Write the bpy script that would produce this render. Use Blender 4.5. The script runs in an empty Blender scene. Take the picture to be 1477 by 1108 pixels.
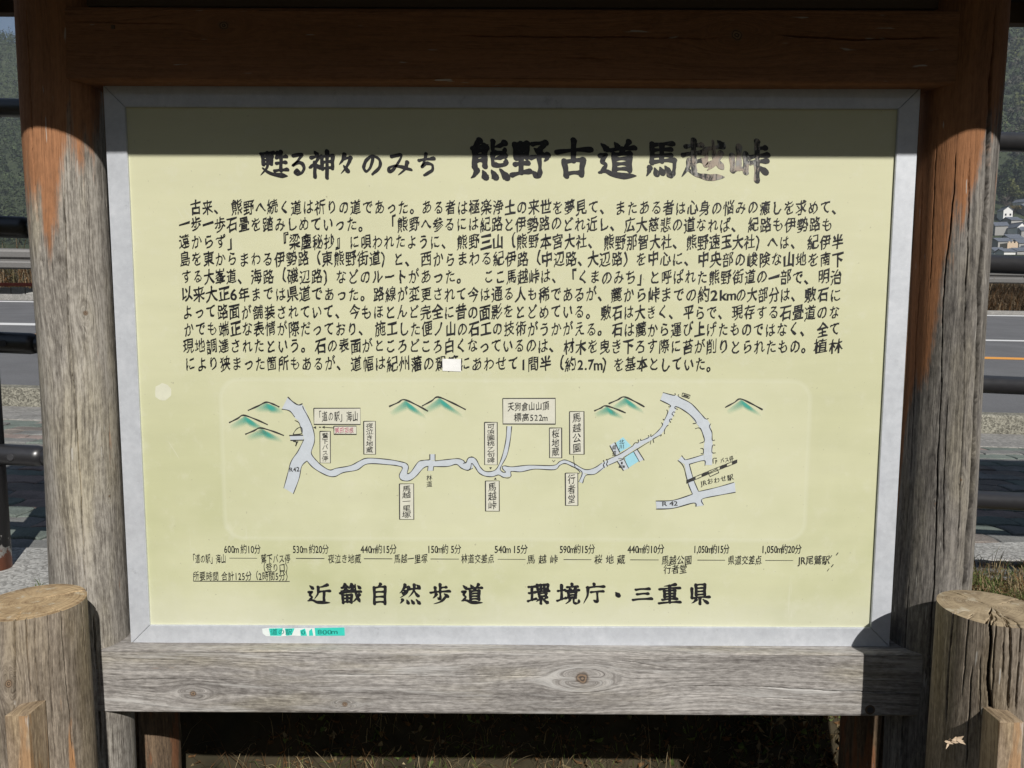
import bpy, bmesh, math, random
import numpy as np
from mathutils import Vector, Matrix

R = math.radians
S = bpy.context.scene
COL = S.collection
rnd = random.Random(7)
nrs = np.random.RandomState(11)

# ------------------------------------------------------------------ camera
EYE = 1.30                                # height of the lens above the ground it stands over
PITCH, YAW, ROLL, FPX = 0.10187, -0.00115, 0.00315, 1090.0
PW, PH = 1477.0, 1108.0
cam = bpy.data.cameras.new('camera'); cam_o = bpy.data.objects.new('camera', cam); COL.objects.link(cam_o)
cam.sensor_width = 36; cam.lens = 36 * FPX / PW; cam.clip_start = 0.02; cam.clip_end = 6000
cam_o.location = (0, 0, EYE)
Rm = Matrix.Rotation(-YAW, 3, 'Z') @ Matrix.Rotation(math.pi / 2 - PITCH, 3, 'X') @ Matrix.Rotation(ROLL, 3, 'Z')
cam_o.rotation_euler = Rm.to_euler()
S.camera = cam_o

# ------------------------------------------------------------------ sky, sun, exposure
SUN_EL, SUN_AZ = 36.5, 21.5               # the sun stands behind the photographer, to the right
w = bpy.data.worlds.new('World'); S.world = w; w.use_nodes = True
nt = w.node_tree; nt.nodes.clear()
sky = nt.nodes.new('ShaderNodeTexSky'); sky.sky_type = 'NISHITA'; sky.sun_disc = False
sky.sun_elevation = R(SUN_EL); sky.sun_rotation = R(180 - SUN_AZ); sky.air_density = 1.0; sky.dust_density = 0.6
bg = nt.nodes.new('ShaderNodeBackground'); bg.inputs['Strength'].default_value = 0.05
wo = nt.nodes.new('ShaderNodeOutputWorld')
nt.links.new(sky.outputs[0], bg.inputs[0]); nt.links.new(bg.outputs[0], wo.inputs[0])
sl = bpy.data.lights.new('sun', 'SUN'); sl.energy = 5.0; sl.angle = R(0.5); sl.color = (1.0, 0.965, 0.91)
so = bpy.data.objects.new('sun', sl); COL.objects.link(so)
sv = Vector((math.sin(R(SUN_AZ)) * math.cos(R(SUN_EL)), -math.cos(R(SUN_AZ)) * math.cos(R(SUN_EL)), math.sin(R(SUN_EL))))
so.rotation_euler = sv.to_track_quat('Z', 'Y').to_euler()
so.location = (3, -6, 6)
S.view_settings.view_transform = 'Standard'; S.view_settings.look = 'None'
S.view_settings.gamma = 1; S.view_settings.use_curve_mapping = False
S.view_settings.exposure = 0.1
S.cycles.max_bounces = 8; S.cycles.volume_bounces = 0
S.cycles.use_denoising = True

# ------------------------------------------------------------------ measuring: sight line of a photo point, met with a real plane
def ray(px, py):
    v = Vector(((px - PW / 2) / FPX, -(py - PH / 2) / FPX, -1.0))
    return Rm @ v
def at_y(px, py, Y):
    d = ray(px, py); t = Y / d.y
    return Vector((d.x * t, Y, EYE + d.z * t))
def walk_z(X, Y=0): return EYE - .735 - .025 * X
def road_z(X, Y): return EYE - .85 + .05 * (Y - 5.0) - .025 * X
def at_plane(px, py, a, b, c):            # z = a + b X + c Y
    d = ray(px, py)
    t = (a - EYE) / (d.z - b * d.x - c * d.y)
    return Vector((d.x * t, d.y * t, EYE + d.z * t))
def at_walk(px, py, dz=0): return at_plane(px, py, EYE - .735 + dz, -.025, 0)
def at_road(px, py): return at_plane(px, py, EYE - .85 - .25, -.025, .05)

# ------------------------------------------------------------------ objects
def tag(o, label=None, cat=None, group=None, kind=None):
    if label: o['label'] = label
    if cat: o['category'] = cat
    if group: o['group'] = group
    if kind: o['kind'] = kind
    return o
def empty(name, loc, label, cat, group=None):
    o = bpy.data.objects.new(name, None); COL.objects.link(o); o.location = loc
    o.empty_display_size = .1
    tag(o, label, cat, group)
    o['_l'] = 0; del o['_l']
    return o
def place(o, parent):
    COL.objects.link(o)
    if parent is not None:
        o.parent = parent
        # geometry is written in world coordinates; take the thing's base off again
        p = parent; off = Vector((0, 0, 0))
        while p is not None:
            off += p.location; p = p.parent
        o.location = -off
    return o
def np_mesh(name, V, F, mats, parent=None, uv=None, smooth=False, midx=None, kind=None):
    me = bpy.data.meshes.new(name)
    V = np.asarray(V, dtype=np.float32).reshape(-1, 3)
    F = list(F) if not isinstance(F, np.ndarray) else F
    if isinstance(F, np.ndarray):
        n = F.shape[1]; nf = F.shape[0]
        me.vertices.add(len(V)); me.vertices.foreach_set('co', V.ravel())
        me.loops.add(nf * n); me.loops.foreach_set('vertex_index', F.astype(np.int32).ravel())
        me.polygons.add(nf); me.polygons.foreach_set('loop_start', np.arange(0, nf * n, n, dtype=np.int32))
        me.polygons.foreach_set('loop_total', np.full(nf, n, dtype=np.int32))
        me.update(calc_edges=True)
    else:
        me.from_pydata([tuple(v) for v in V.tolist()], [], F)
    if uv is not None:
        l = me.uv_layers.new(name='UVMap')
        l.data.foreach_set('uv', np.asarray(uv, dtype=np.float32).ravel())
    for m in (mats if isinstance(mats, (list, tuple)) else [mats]): me.materials.append(m)
    if midx is not None: me.polygons.foreach_set('material_index', np.asarray(midx, dtype=np.int32))
    if smooth: me.polygons.foreach_set('use_smooth', np.ones(len(me.polygons), dtype=bool))
    me.validate(); me.update()
    o = bpy.data.objects.new(name, me)
    place(o, parent)
    if kind: o['kind'] = kind
    return o
def bm_obj(name, bm, mat, parent=None, smooth=False, kind=None):
    me = bpy.data.meshes.new(name); bm.to_mesh(me); bm.free()
    for m in (mat if isinstance(mat, (list, tuple)) else [mat]): me.materials.append(m)
    if smooth: me.polygons.foreach_set('use_smooth', np.ones(len(me.polygons), dtype=bool))
    o = bpy.data.objects.new(name, me); place(o, parent)
    if kind: o['kind'] = kind
    return o
def bm_box(bm, x0, x1, y0, y1, z0, z1, bevel=0, M=None):
    r = bmesh.ops.create_cube(bm, size=1)
    vs = r['verts']
    for v in vs:
        v.co = Vector((x0 + (x1 - x0) * (v.co.x + .5), y0 + (y1 - y0) * (v.co.y + .5), z0 + (z1 - z0) * (v.co.z + .5)))
        if M is not None: v.co = M @ v.co
    if bevel:
        es = list({e for v in vs for e in v.link_edges})
        bmesh.ops.bevel(bm, geom=es, offset=bevel, segments=2, affect='EDGES', profile=.6)
def box(name, x0, x1, y0, y1, z0, z1, mat, parent=None, bevel=0, M=None, kind=None):
    bm = bmesh.new(); bm_box(bm, x0, x1, y0, y1, z0, z1, bevel, M)
    return bm_obj(name, bm, mat, parent, kind=kind)
def tube_bm(bm, pts, r, seg=20, caps=True):
    rings = []
    n = len(pts)
    for i, p in enumerate(pts):
        p = Vector(p); a = Vector(pts[max(0, i - 1)]); b = Vector(pts[min(n - 1, i + 1)])
        t = (b - a).normalized(); up = Vector((0, 0, 1)) if abs(t.z) < .9 else Vector((0, 1, 0))
        s = t.cross(up).normalized(); u = s.cross(t)
        rr = r[i] if isinstance(r, (list, tuple)) else r
        rings.append([bm.verts.new(p + s * math.cos(k * 2 * math.pi / seg) * rr + u * math.sin(k * 2 * math.pi / seg) * rr) for k in range(seg)])
    for i in range(n - 1):
        for k in range(seg):
            bm.faces.new((rings[i][k], rings[i + 1][k], rings[i + 1][(k + 1) % seg], rings[i][(k + 1) % seg]))
    if caps:
        bm.faces.new(rings[0]); bm.faces.new(rings[-1][::-1])
def tube(name, pts, r, mat, parent=None, seg=20, smooth=True):
    bm = bmesh.new(); tube_bm(bm, pts, r, seg)
    o = bm_obj(name, bm, mat, parent, smooth=False)
    if smooth:
        for p in o.data.polygons: p.use_smooth = len(p.vertices) == 4
    return o

# ------------------------------------------------------------------ node helper
class NT:
    def __init__(s, name):
        s.m = bpy.data.materials.new(name); s.m.use_nodes = True
        s.t = s.m.node_tree; s.t.nodes.clear()
        s.out = s.t.nodes.new('ShaderNodeOutputMaterial')
        s.b = s.t.nodes.new('ShaderNodeBsdfPrincipled')
        s.t.links.new(s.b.outputs[0], s.out.inputs[0])
    def n(s, typ, **k):
        x = s.t.nodes.new(typ)
        for a, v in k.items(): setattr(x, a, v)
        return x
    def put(s, sock, v):
        if v is None: return
        if isinstance(v, bpy.types.NodeSocket): s.t.links.new(v, sock)
        elif isinstance(v, (tuple, list)):
            if len(v) == 3 and sock.type == 'RGBA': v = (*v, 1)
            sock.default_value = v
        else: sock.default_value = v
    def math(s, op, a, b=None, c=None, clamp=False):
        x = s.n('ShaderNodeMath', operation=op, use_clamp=clamp)
        s.put(x.inputs[0], a); s.put(x.inputs[1], b)
        if c is not None: s.put(x.inputs[2], c)
        return x.outputs[0]
    def comb(s, x, y, z=0.0):
        c = s.n('ShaderNodeCombineXYZ'); s.put(c.inputs[0], x); s.put(c.inputs[1], y); s.put(c.inputs[2], z); return c.outputs[0]
    def sep(s, v):
        c = s.n('ShaderNodeSeparateXYZ'); s.put(c.inputs[0], v); return c.outputs
    def noise(s, vec, scale=1., detail=3., rough=.5, dist=0., color=False):
        x = s.n('ShaderNodeTexNoise'); s.put(x.inputs['Vector'], vec); s.put(x.inputs['Scale'], scale)
        x.inputs['Detail'].default_value = detail; x.inputs['Roughness'].default_value = rough; x.inputs['Distortion'].default_value = dist
        return x.outputs['Color' if color else 'Fac']
    def ramp(s, f, stops, interp='LINEAR'):
        x = s.n('ShaderNodeValToRGB'); s.put(x.inputs[0], f); cr = x.color_ramp; cr.interpolation = interp
        while len(cr.elements) < len(stops): cr.elements.new(.5)
        for e, (p, c) in zip(cr.elements, stops):
            e.position = p; e.color = (c, c, c, 1) if isinstance(c, (int, float)) else (*c, 1)
        return x.outputs[0]
    def mix(s, f, a, b, mode='MIX'):
        x = s.n('ShaderNodeMix', data_type='RGBA', blend_type=mode, clamp_factor=True)
        s.put(x.inputs[0], f); s.put(x.inputs[6], a); s.put(x.inputs[7], b); return x.outputs[2]
    def smooth(s, v, a, b):
        x = s.n('ShaderNodeMapRange', interpolation_type='SMOOTHSTEP'); s.put(x.inputs[0], v)
        x.inputs[1].default_value = a; x.inputs[2].default_value = b; return x.outputs[0]
    def obj(s): return s.n('ShaderNodeTexCoord').outputs['Object']
    def pos(s): return s.n('ShaderNodeNewGeometry').outputs['Position']
    def uv(s): return s.n('ShaderNodeUVMap', uv_map='UVMap').outputs[0]
    def bump(s, h, strength=.3, dist=.002):
        x = s.n('ShaderNodeBump'); s.put(x.inputs['Height'], h); x.inputs['Strength'].default_value = strength; x.inputs['Distance'].default_value = dist
        s.t.links.new(x.outputs[0], s.b.inputs['Normal']); return x
    def set(s, **k):
        names = dict(color='Base Color', rough='Roughness', metal='Metallic', spec='Specular IOR Level', alpha='Alpha')
        for a, v in k.items(): s.put(s.b.inputs[names[a]], v)
        return s.m

def plain(name, c, rough=.6, metal=0., spec=.5, var=.12, scale=20., bump=0.):
    t = NT(name)
    n = t.noise(t.obj(), scale, 4, .6)
    f = t.ramp(n, [(.3, 1 - var), (.7, 1 + var)])
    t.set(color=t.mix(1., (*c, 1), f, 'MULTIPLY'), rough=rough, metal=metal, spec=spec)
    if bump: t.bump(n, bump, .003)
    return t.m

# ------------------------------------------------------------------ wood: UV is (across the grain, along the grain) in metres
def wood(name, dark, light, brown, knots=(), brown_mask=None, seed=0., patches=.62, streak=.5, lines=1., white=.0):
    t = NT(name)
    u, v, _ = t.sep(t.uv())
    # grain flows round the knots
    wob = t.noise(t.comb(t.math('MULTIPLY', u, 5.), t.math('MULTIPLY', v, 1.6), seed), 1., 3, .5)
    psi = t.math('MULTIPLY_ADD', wob, .045 * lines, u)
    kmask = None; rings = None
    for (ku, kv, a) in knots:
        du = t.math('SUBTRACT', u, ku); dv = t.math('DIVIDE', t.math('SUBTRACT', v, kv), 2.6)
        r2 = t.math('ADD', t.math('MULTIPLY', du, du), t.math('MULTIPLY', dv, dv))
        a2 = a * a
        psi = t.math('SUBTRACT', psi, t.math('DIVIDE', t.math('MULTIPLY', du, a2 * 2.0), t.math('MAXIMUM', r2, a2 * .5)))
        dvk = t.math('DIVIDE', t.math('SUBTRACT', v, kv), 1.15)
        rk = t.math('SQRT', t.math('ADD', t.math('MULTIPLY', du, du), t.math('MULTIPLY', dvk, dvk)))
        rk = t.math('MULTIPLY_ADD', t.noise(t.comb(t.math('MULTIPLY', u, 60.), t.math('MULTIPLY', v, 60.), seed), 1., 2), a * .7, rk)
        km = t.math('SUBTRACT', 1., t.smooth(rk, a * .75, a * 1.15))
        rg = t.math('SINE', t.math('MULTIPLY', rk, 6.28 * 3.2 / a))
        kmask = km if kmask is None else t.math('MAXIMUM', kmask, km)
        rings = t.math('MULTIPLY', rg, km) if rings is None else t.math('ADD', rings, t.math('MULTIPLY', rg, km))
    g1 = t.noise(t.comb(t.math('MULTIPLY', psi, 75. ), t.math('MULTIPLY', v, 1.3), seed + 3), 1., 3, .6)
    g2 = t.noise(t.comb(t.math('MULTIPLY', psi, 260.), t.math('MULTIPLY', v, 11.), seed + 5), 1., 3, .65)
    g3 = t.noise(t.comb(t.math('MULTIPLY', psi, 900.), t.math('MULTIPLY', v, 28.), seed + 8), 1., 2, .6)
    big = t.noise(t.comb(t.math('MULTIPLY', u, 11.), t.math('MULTIPLY', v, 2.6), seed + 13), 1., 4, .6)
    f = t.math('ADD', t.math('MULTIPLY', g1, .42), t.math('ADD', t.math('MULTIPLY', g2, .34), t.math('MULTIPLY', g3, .36)))
    f = t.math('ADD', f, t.math('MULTIPLY', t.math('SUBTRACT', big, .5), .42))
    f = t.math('MULTIPLY_ADD', t.math('SUBTRACT', t.noise(t.comb(t.math('MULTIPLY', psi, 420.), t.math('MULTIPLY', v, 2.2), seed + 77), 1., 3, .7), .5), .30, f)
    iso = t.noise(t.comb(t.math('MULTIPLY', psi, 210.), t.math('MULTIPLY', v, 62.), seed + 91), 1., 4, .7)
    f = t.math('MULTIPLY_ADD', t.math('SUBTRACT', iso, .5), .55, f)
    ck = t.noise(t.comb(t.math('MULTIPLY', psi, 130.), t.math('MULTIPLY', v, 1.5), seed + 61), 1., 2, .5)
    ckm = t.math('SUBTRACT', 1., t.smooth(t.math('ABSOLUTE', t.math('SUBTRACT', ck, .5)), .0, .011))
    ckm = t.math('MULTIPLY', ckm, t.smooth(big, .42, .6))
    f = t.math('SUBTRACT', f, t.math('MULTIPLY', ckm, .16))
    grey = t.ramp(f, [(.36, dark), (.56, tuple((a + b) / 2 for a, b in zip(dark, light))), (.70, light)])
    # a cool or greenish cast that wanders over the weathered face
    cast = t.noise(t.comb(t.math('MULTIPLY', u, 16.), t.math('MULTIPLY', v, 3.4), seed + 31), 1., 3, .6)
    grey = t.mix(t.smooth(cast, .45, .7), grey, t.mix(1., grey, (1.0, .975, .87), 'MULTIPLY'))
    br_d = tuple(c * .55 for c in brown)
    brn = t.ramp(f, [(.34, br_d), (.7, brown)])
    if white:
        wm = t.noise(t.comb(t.math('MULTIPLY', psi, 60.), t.math('MULTIPLY', v, 3.), seed + 51), 1., 5, .7)
        grey = t.mix(t.math('MULTIPLY', t.smooth(wm, .53, .66), white), grey, (.56, .55, .53))
    # where the surface skin has worn through to fresh wood
    p = t.noise(t.comb(t.math('MULTIPLY', psi, 22.), t.math('MULTIPLY', v, 2.2), seed + 21), 1., 5, .62)
    pm = t.smooth(p, patches, patches + .06)
    if brown_mask is not None:
        z = t.sep(t.pos())[2]
        wv = t.math('MULTIPLY_ADD', t.math('SUBTRACT', p, .5), .75, z)
        wv = t.math('MULTIPLY_ADD', t.math('SUBTRACT', g2, .5), .10, wv)
        wv = t.math('MULTIPLY_ADD', t.math('SUBTRACT', iso, .5), .10, wv)
        if len(brown_mask) > 2: wv = t.math('MULTIPLY_ADD', t.math('ADD', u, brown_mask[3]), brown_mask[2], wv)
        pm = t.math('MAXIMUM', pm, t.smooth(wv, brown_mask[0], brown_mask[1]))
    col = t.mix(pm, grey, brn)
    # short whitish scratches
    sc = t.noise(t.comb(t.math('MULTIPLY', u, 160.), t.math('MULTIPLY', v, 14.), seed + 41), 1., 2, .5)
    col = t.mix(t.math('MULTIPLY', t.smooth(sc, .72, .76), .6), col, (.5, .48, .44))
    if kmask is not None:
        kc = t.ramp(t.math('MULTIPLY_ADD', rings, .5, .5), [(.2, (.06, .04, .028)), (.8, (.27, .18, .11))])
        col = t.mix(t.math('MULTIPLY', kmask, .85), col, kc)
    t.set(color=col, rough=.82, spec=.25)
    h = t.math('ADD', t.math('MULTIPLY', g1, .5), t.math('ADD', t.math('MULTIPLY', g2, .7), t.math('MULTIPLY', g3, .5)))
    h = t.math('SUBTRACT', t.math('MULTIPLY_ADD', iso, .5, h), t.math('MULTIPLY', ckm, .6))
    t.bump(h, .6, .0018)
    return t.m
def end_grain(name, dark, light, cx, cy, seed=0.):
    t = NT(name)
    x, y, _ = t.sep(t.pos())
    n = t.noise(t.pos(), 14., 3, .5)
    dx = t.math('SUBTRACT', x, cx); dy = t.math('SUBTRACT', y, cy)
    r = t.math('SQRT', t.math('ADD', t.math('MULTIPLY', dx, dx), t.math('MULTIPLY', dy, dy)))
    r = t.math('MULTIPLY_ADD', n, .016, r)
    rj = t.math('MULTIPLY_ADD', t.noise(t.comb(t.math('MULTIPLY', r, 90.), seed, 0.), 1., 3, .6), .012, r)
    ring = t.math('SINE', t.math('MULTIPLY', rj, 6.28 * 260))
    ring2 = t.math('MULTIPLY', t.math('SUBTRACT', t.noise(t.comb(t.math('MULTIPLY', r, 130.), seed + 4, 0.), 1., 4, .6), .5), 2.)
    an = t.math('ARCTAN2', dy, dx)
    ray_ = t.noise(t.comb(t.math('MULTIPLY', an, 9.), t.math('MULTIPLY', r, 40.), seed), 1., 4, .65)
    big = t.noise(t.pos(), 28., 4, .6)
    f = t.math('ADD', t.math('MULTIPLY', ring, .035), t.math('ADD', t.math('MULTIPLY', ring2, .30), t.math('MULTIPLY_ADD', ray_, .42, t.math('MULTIPLY', big, .58))))
    col = t.ramp(f, [(.3, dark), (.62, light)])
    col = t.mix(t.smooth(t.noise(t.pos(), 45., 4, .7), .56, .68), col, (.46, .40, .30))
    t.set(color=col, rough=.85, spec=.2)
    t.bump(f, .35, .0015)
    return t.m

# ------------------------------------------------------------------ timber with real cracks
def timber(name, prof, stations, cracks, mat, parent, axis='Z', top_mat=None, wav=.0012, seed=0, bow=None, taper=None):
    """prof: list of (a, b, s) round the section, closed; a,b across the timber, s the running length.
       cracks: list of dicts(pts=[(s,v)..], w, d)"""
    prof = np.array(prof); a, b, s = prof[:, 0], prof[:, 1], prof[:, 2]
    n = len(prof); v = np.array(stations, dtype=float); m = len(v)
    # inward normal of the section
    da = np.roll(a, -1) - np.roll(a, 1); db = np.roll(b, -1) - np.roll(b, 1)
    L = np.hypot(da, db) + 1e-9; na, nb = db / L, -da / L       # outward for a counter-clockwise profile
    dep = np.zeros((m, n))
    rs = np.random.RandomState(seed + 5)
    for k in range(5):
        fs, fv, ph = rs.uniform(18, 70), rs.uniform(2, 9), rs.uniform(0, 6.28)
        dep += wav * rs.uniform(.3, .8) * np.sin(fs * s[None, :] + fv * v[:, None] + ph)
    for c in cracks:
        P = np.array(c['pts'], dtype=float)
        o = np.argsort(P[:, 1]); P = P[o]
        cs = np.interp(v, P[:, 1], P[:, 0])
        q = np.clip((v - P[0, 1]) / max(1e-6, P[-1, 1] - P[0, 1]), 0, 1)
        inside = (v >= P[0, 1] - 1e-6) & (v <= P[-1, 1] + 1e-6)
        e0, e1 = c.get('open', (0, 0))
        t0 = np.clip(q / .12, 0, 1) if not e0 else 1.; t1 = np.clip((1 - q) / .12, 0, 1) if not e1 else 1.
        ww = c['w'] * t0 * t1 * inside * (1 + .28 * np.sin(v * 13 + seed) + .12 * np.sin(v * 57)) + 1e-9
        cs = cs + .0006 * np.sin(v * 23 + c['w'] * 900) + .0004 * np.sin(v * 71 + c['d'] * 500) + .00025 * np.sin(v * 190)
        g = np.clip(1 - np.abs(s[None, :] - cs[:, None]) / ww[:, None], 0, 1) ** .6
        dep = np.maximum(dep, 0) * 0 + dep + g * c['d'] * (t0 * t1 * inside)[:, None]
    A = a[None, :] - na[None, :] * dep; B = b[None, :] - nb[None, :] * dep
    if taper is not None:
        tp = np.interp(v, taper[0], taper[1]); A = A * tp[:, None]; B = B * tp[:, None]
    if bow is not None:
        ax = np.interp(v, bow[0], bow[1]); ay = np.interp(v, bow[0], bow[2]); A = A + ax[:, None]; B = B + ay[:, None]
    Vv = np.repeat(v[:, None], n, 1)
    P = np.stack([A, B, Vv], -1) if axis == 'Z' else np.stack([Vv, A, B], -1)
    idx = np.arange(m * n).reshape(m, n)
    i0 = idx[:-1, :]; i1 = idx[1:, :]; j0 = np.roll(i0, -1, 1); j1 = np.roll(i1, -1, 1)
    F = np.stack([i0, j0, j1, i1], -1).reshape(-1, 4)
    sn = np.append(s[1:], s[-1] + (s[-1] - s[-2]))
    U0 = np.repeat(s[None, :], m - 1, 0); U1 = np.repeat(sn[None, :], m - 1, 0)
    V0 = np.repeat(v[:-1, None], n, 1); V1 = np.repeat(v[1:, None], n, 1)
    UV = np.stack([np.stack([U0, V0], -1), np.stack([U1, V0], -1), np.stack([U1, V1], -1), np.stack([U0, V1], -1)], 2).reshape(-1, 2)
    Pl = P.reshape(-1, 3); Fl = F; mi = np.zeros(len(F), int)
    # ends: rings of the section drawn to its middle
    nv = len(Pl)
    for end, (row, sgn) in enumerate(((P[-1], 1), (P[0], -1))):
        ctr = row.mean(0); K = 14
        fr = 1 - (np.arange(1, K + 1) / K)
        fr[0] = min(fr[0], 1 - .004 / .08)
        ringsv = ctr[None, None, :] + (row[None, :, :] - ctr[None, None, :]) * fr[:, None, None]
        up = np.zeros(3); up[2 if axis == 'Z' else 0] = sgn
        lift = .0025 * (1 - fr ** 6)
        ringsv = ringsv + lift[:, None, None] * up
        if end == 0:
            for c in cracks:
                if c.get('top'):
                    cs = c['pts'][-1][0] if c['pts'][-1][1] > c['pts'][0][1] else c['pts'][0][0]
                    for k in range(K):
                        wdt = c['w'] * .9 * min(1, fr[k] / .3 + .1) / max(fr[k], .12)
                        wob = .004 * math.sin(k * .8 + cs * 40)
                        g = np.clip(1 - np.abs(s - cs - wob) / max(wdt, 1e-6), 0, 1) ** .6
                        ln = c.get('toplen', 1.0)
                        g = g * (1 if (1 - fr[k]) < ln else 0)
                        ringsv[k] -= up * (g * c['d'] * .8)[:, None]
        allr = np.concatenate([row[None], ringsv], 0).reshape(-1, 3)
        base = len(Pl); Pl = np.concatenate([Pl, allr], 0)
        id2 = base + np.arange((K + 1) * n).reshape(K + 1, n)
        a0 = id2[:-1]; a1 = id2[1:]; b0 = np.roll(a0, -1, 1); b1 = np.roll(a1, -1, 1)
        Fe = (np.stack([a0, b0, b1, a1], -1) if sgn > 0 else np.stack([a0, a1, b1, b0], -1)).reshape(-1, 4)
        Fl = np.concatenate([Fl, Fe], 0); mi = np.concatenate([mi, np.ones(len(Fe), int)])
        xy = Pl[Fe.ravel()][:, [0, 1]] if axis == 'Z' else Pl[Fe.ravel()][:, [1, 2]]
        UV = np.concatenate([UV, xy], 0)
    me_mats = [mat, top_mat or mat]
    return np_mesh(name, Pl, Fl, me_mats, parent, uv=UV, smooth=True, midx=mi)
def circle_prof(r, n=420, flat=0.):
    ph = np.linspace(-math.pi, math.pi, n, endpoint=False)
    return [(r * math.sin(p), -r * math.cos(p), r * p) for p in ph]   # p = 0 faces the photographer, + to the right
def rect_prof(y0, y1, z0, z1, rad, step=.0008):
    """section in (y, z), front face y0 dense; s = z on the front face. counter-clockwise seen from +X"""
    pts = []
    def arc(cy, cz, a0, a1, k=6):
        for i in range(k + 1):
            a = a0 + (a1 - a0) * i / k
            pts.append((cy + rad * math.cos(a), cz + rad * math.sin(a)))
    # start at front top, go down the front
    n = int((z1 - z0 - 2 * rad) / step)
    for i in range(n + 1): pts.append((y0, z1 - rad - (z1 - z0 - 2 * rad) * i / n))
    arc(y0 + rad, z0 + rad, math.pi, 1.5 * math.pi)
    for i in range(1, 12): pts.append((y0 + rad + (y1 - y0 - 2 * rad) * i / 12, z0))
    arc(y1 - rad, z0 + rad, -math.pi / 2, 0)
    for i in range(1, 6): pts.append((y1, z0 + rad + (z1 - z0 - 2 * rad) * i / 6))
    arc(y1 - rad, z1 - rad, 0, math.pi / 2)
    for i in range(1, 24): pts.append((y1 - rad - (y1 - y0 - 2 * rad) * i / 24, z1))
    arc(y0 + rad, z1 - rad, math.pi / 2, math.pi)
    out = []; s = -z1 + rad
    for i, p in enumerate(pts):
        if i: s += math.dist(p, pts[i - 1])
        out.append((p[0], p[1], s))
    return out       # on the front face s = -z
def post_crack(pxs, Xc, Yc, r, w, d, lean=None, **k):
    pts = []
    for (x, y) in pxs:
        dr = ray(x, y); dr2 = Vector((dr.x, dr.y, 0)).normalized()
        z_guess = EYE + dr.z / dr.y * (Yc - r)
        cx = Xc if lean is None else np.interp(z_guess, lean[0], lean[1])
        c = Vector((cx, Yc, 0))
        perp = dr2.x * c.y - dr2.y * c.x           # signed miss distance
        q = max(-.98, min(.98, perp / r))
        along = c.dot(dr2) - math.sqrt(max(0, r * r - perp * perp))
        P = dr2 * along
        phi = math.atan2(P.x - c.x, -(P.y - c.y))
        z = EYE + dr.z / math.hypot(dr.x, dr.y) * along
        pts.append((r * phi, z))
    return dict(pts=pts, w=w, d=d, **k)
def post_uv(x, y, Xc, Yc, r):
    return post_crack([(x, y)], Xc, Yc, r, 0, 0)['pts'][0]

BY, BR = 1.18, .078                       # bollards: distance and radius
BX1, BX2 = -.776, .775
BF = BY - BR - .028

# ================================================================== materials
M_soil = plain('soil_earth', (.075, .058, .038), .95, spec=.1, var=.4, scale=9, bump=.5)
def m_asphalt():
    t = NT('asphalt'); p = t.pos()
    f = t.noise(p, 120., 3, .7); g = t.noise(p, 1.3, 4, .6)
    c = t.ramp(f, [(.3, (.10, .102, .108)), (.7, (.20, .20, .205))])
    c = t.mix(1., c, t.ramp(g, [(.3, .85), (.7, 1.12)]), 'MULTIPLY')
    t.set(color=c, rough=.9, spec=.3); t.bump(f, .5, .004); return t.m
M_asph = m_asphalt()
def m_paint(name, c):
    t = NT(name); f = t.noise(t.pos(), 30., 5, .75)
    col = t.mix(t.smooth(f, .6, .72), c, (.20, .20, .20))
    t.set(color=col, rough=.75); return t.m
M_white = m_paint('white_road_paint', (.74, .74, .73))
M_orange = m_paint('orange_road_paint', (.80, .36, .07))
def m_conc(name, a, b, sc=60., bs=.9):
    t = NT(name); p = t.pos()
    v = t.n('ShaderNodeTexVoronoi'); t.put(v.inputs['Vector'], p); v.inputs['Scale'].default_value = sc
    f = t.noise(p, sc * 1.2, 4, .7)
    g = t.math('ADD', t.math('MULTIPLY', t.sep(v.outputs['Color'])[0], .55), t.math('MULTIPLY', f, .5))
    c = t.ramp(g, [(.25, a), (.75, b)])
    st = t.noise(p, 5., 4, .6); c = t.mix(1., c, t.ramp(st, [(.3, .8), (.7, 1.1)]), 'MULTIPLY')
    t.set(color=c, rough=.95, spec=.2); t.bump(g, bs, .006); return t.m
M_kerb = m_conc('rough_kerb_aggregate', (.12, .115, .095), (.36, .345, .285), 105.)
M_conc = m_conc('pale_concrete', (.26, .255, .24), (.55, .545, .52), 150., .8)
M_gutter = m_conc('smooth_concrete', (.20, .195, .185), (.33, .32, .30), 70., .3)
def m_paver(name, c):
    t = NT(name); p = t.pos()
    f = t.noise(p, 160., 3, .7); g = t.noise(p, 9., 4, .6)
    k = t.ramp(f, [(.3, tuple(x * .7 for x in c)), (.7, tuple(x * 1.2 for x in c))])
    k = t.mix(1., k, t.ramp(g, [(.3, .72), (.7, 1.15)]), 'MULTIPLY')
    t.set(color=k, rough=.9, spec=.2); t.bump(f, .6, .003); return t.m
M_pavers = [m_paver('paver_pink', (.29, .235, .21)), m_paver('paver_green', (.185, .215, .19)), m_paver('paver_grey', (.22, .22, .21)), m_paver('paver_brown', (.22, .195, .175))]
M_joint = plain('joint_sand', (.055, .05, .04), .98, spec=.1, var=.3, scale=40, bump=.4)
def m_rail():
    t = NT('dark_brown_pipe_paint'); p = t.pos(); f = t.noise(p, 60., 5, .7)
    c = t.mix(t.smooth(f, .66, .72), (.020, .020, .023), (.05, .05, .05))
    t.set(color=c, rough=t.math('MULTIPLY_ADD', f, .2, .28), spec=1.); t.bump(f, .08, .001); return t.m
M_rail = m_rail()
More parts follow.
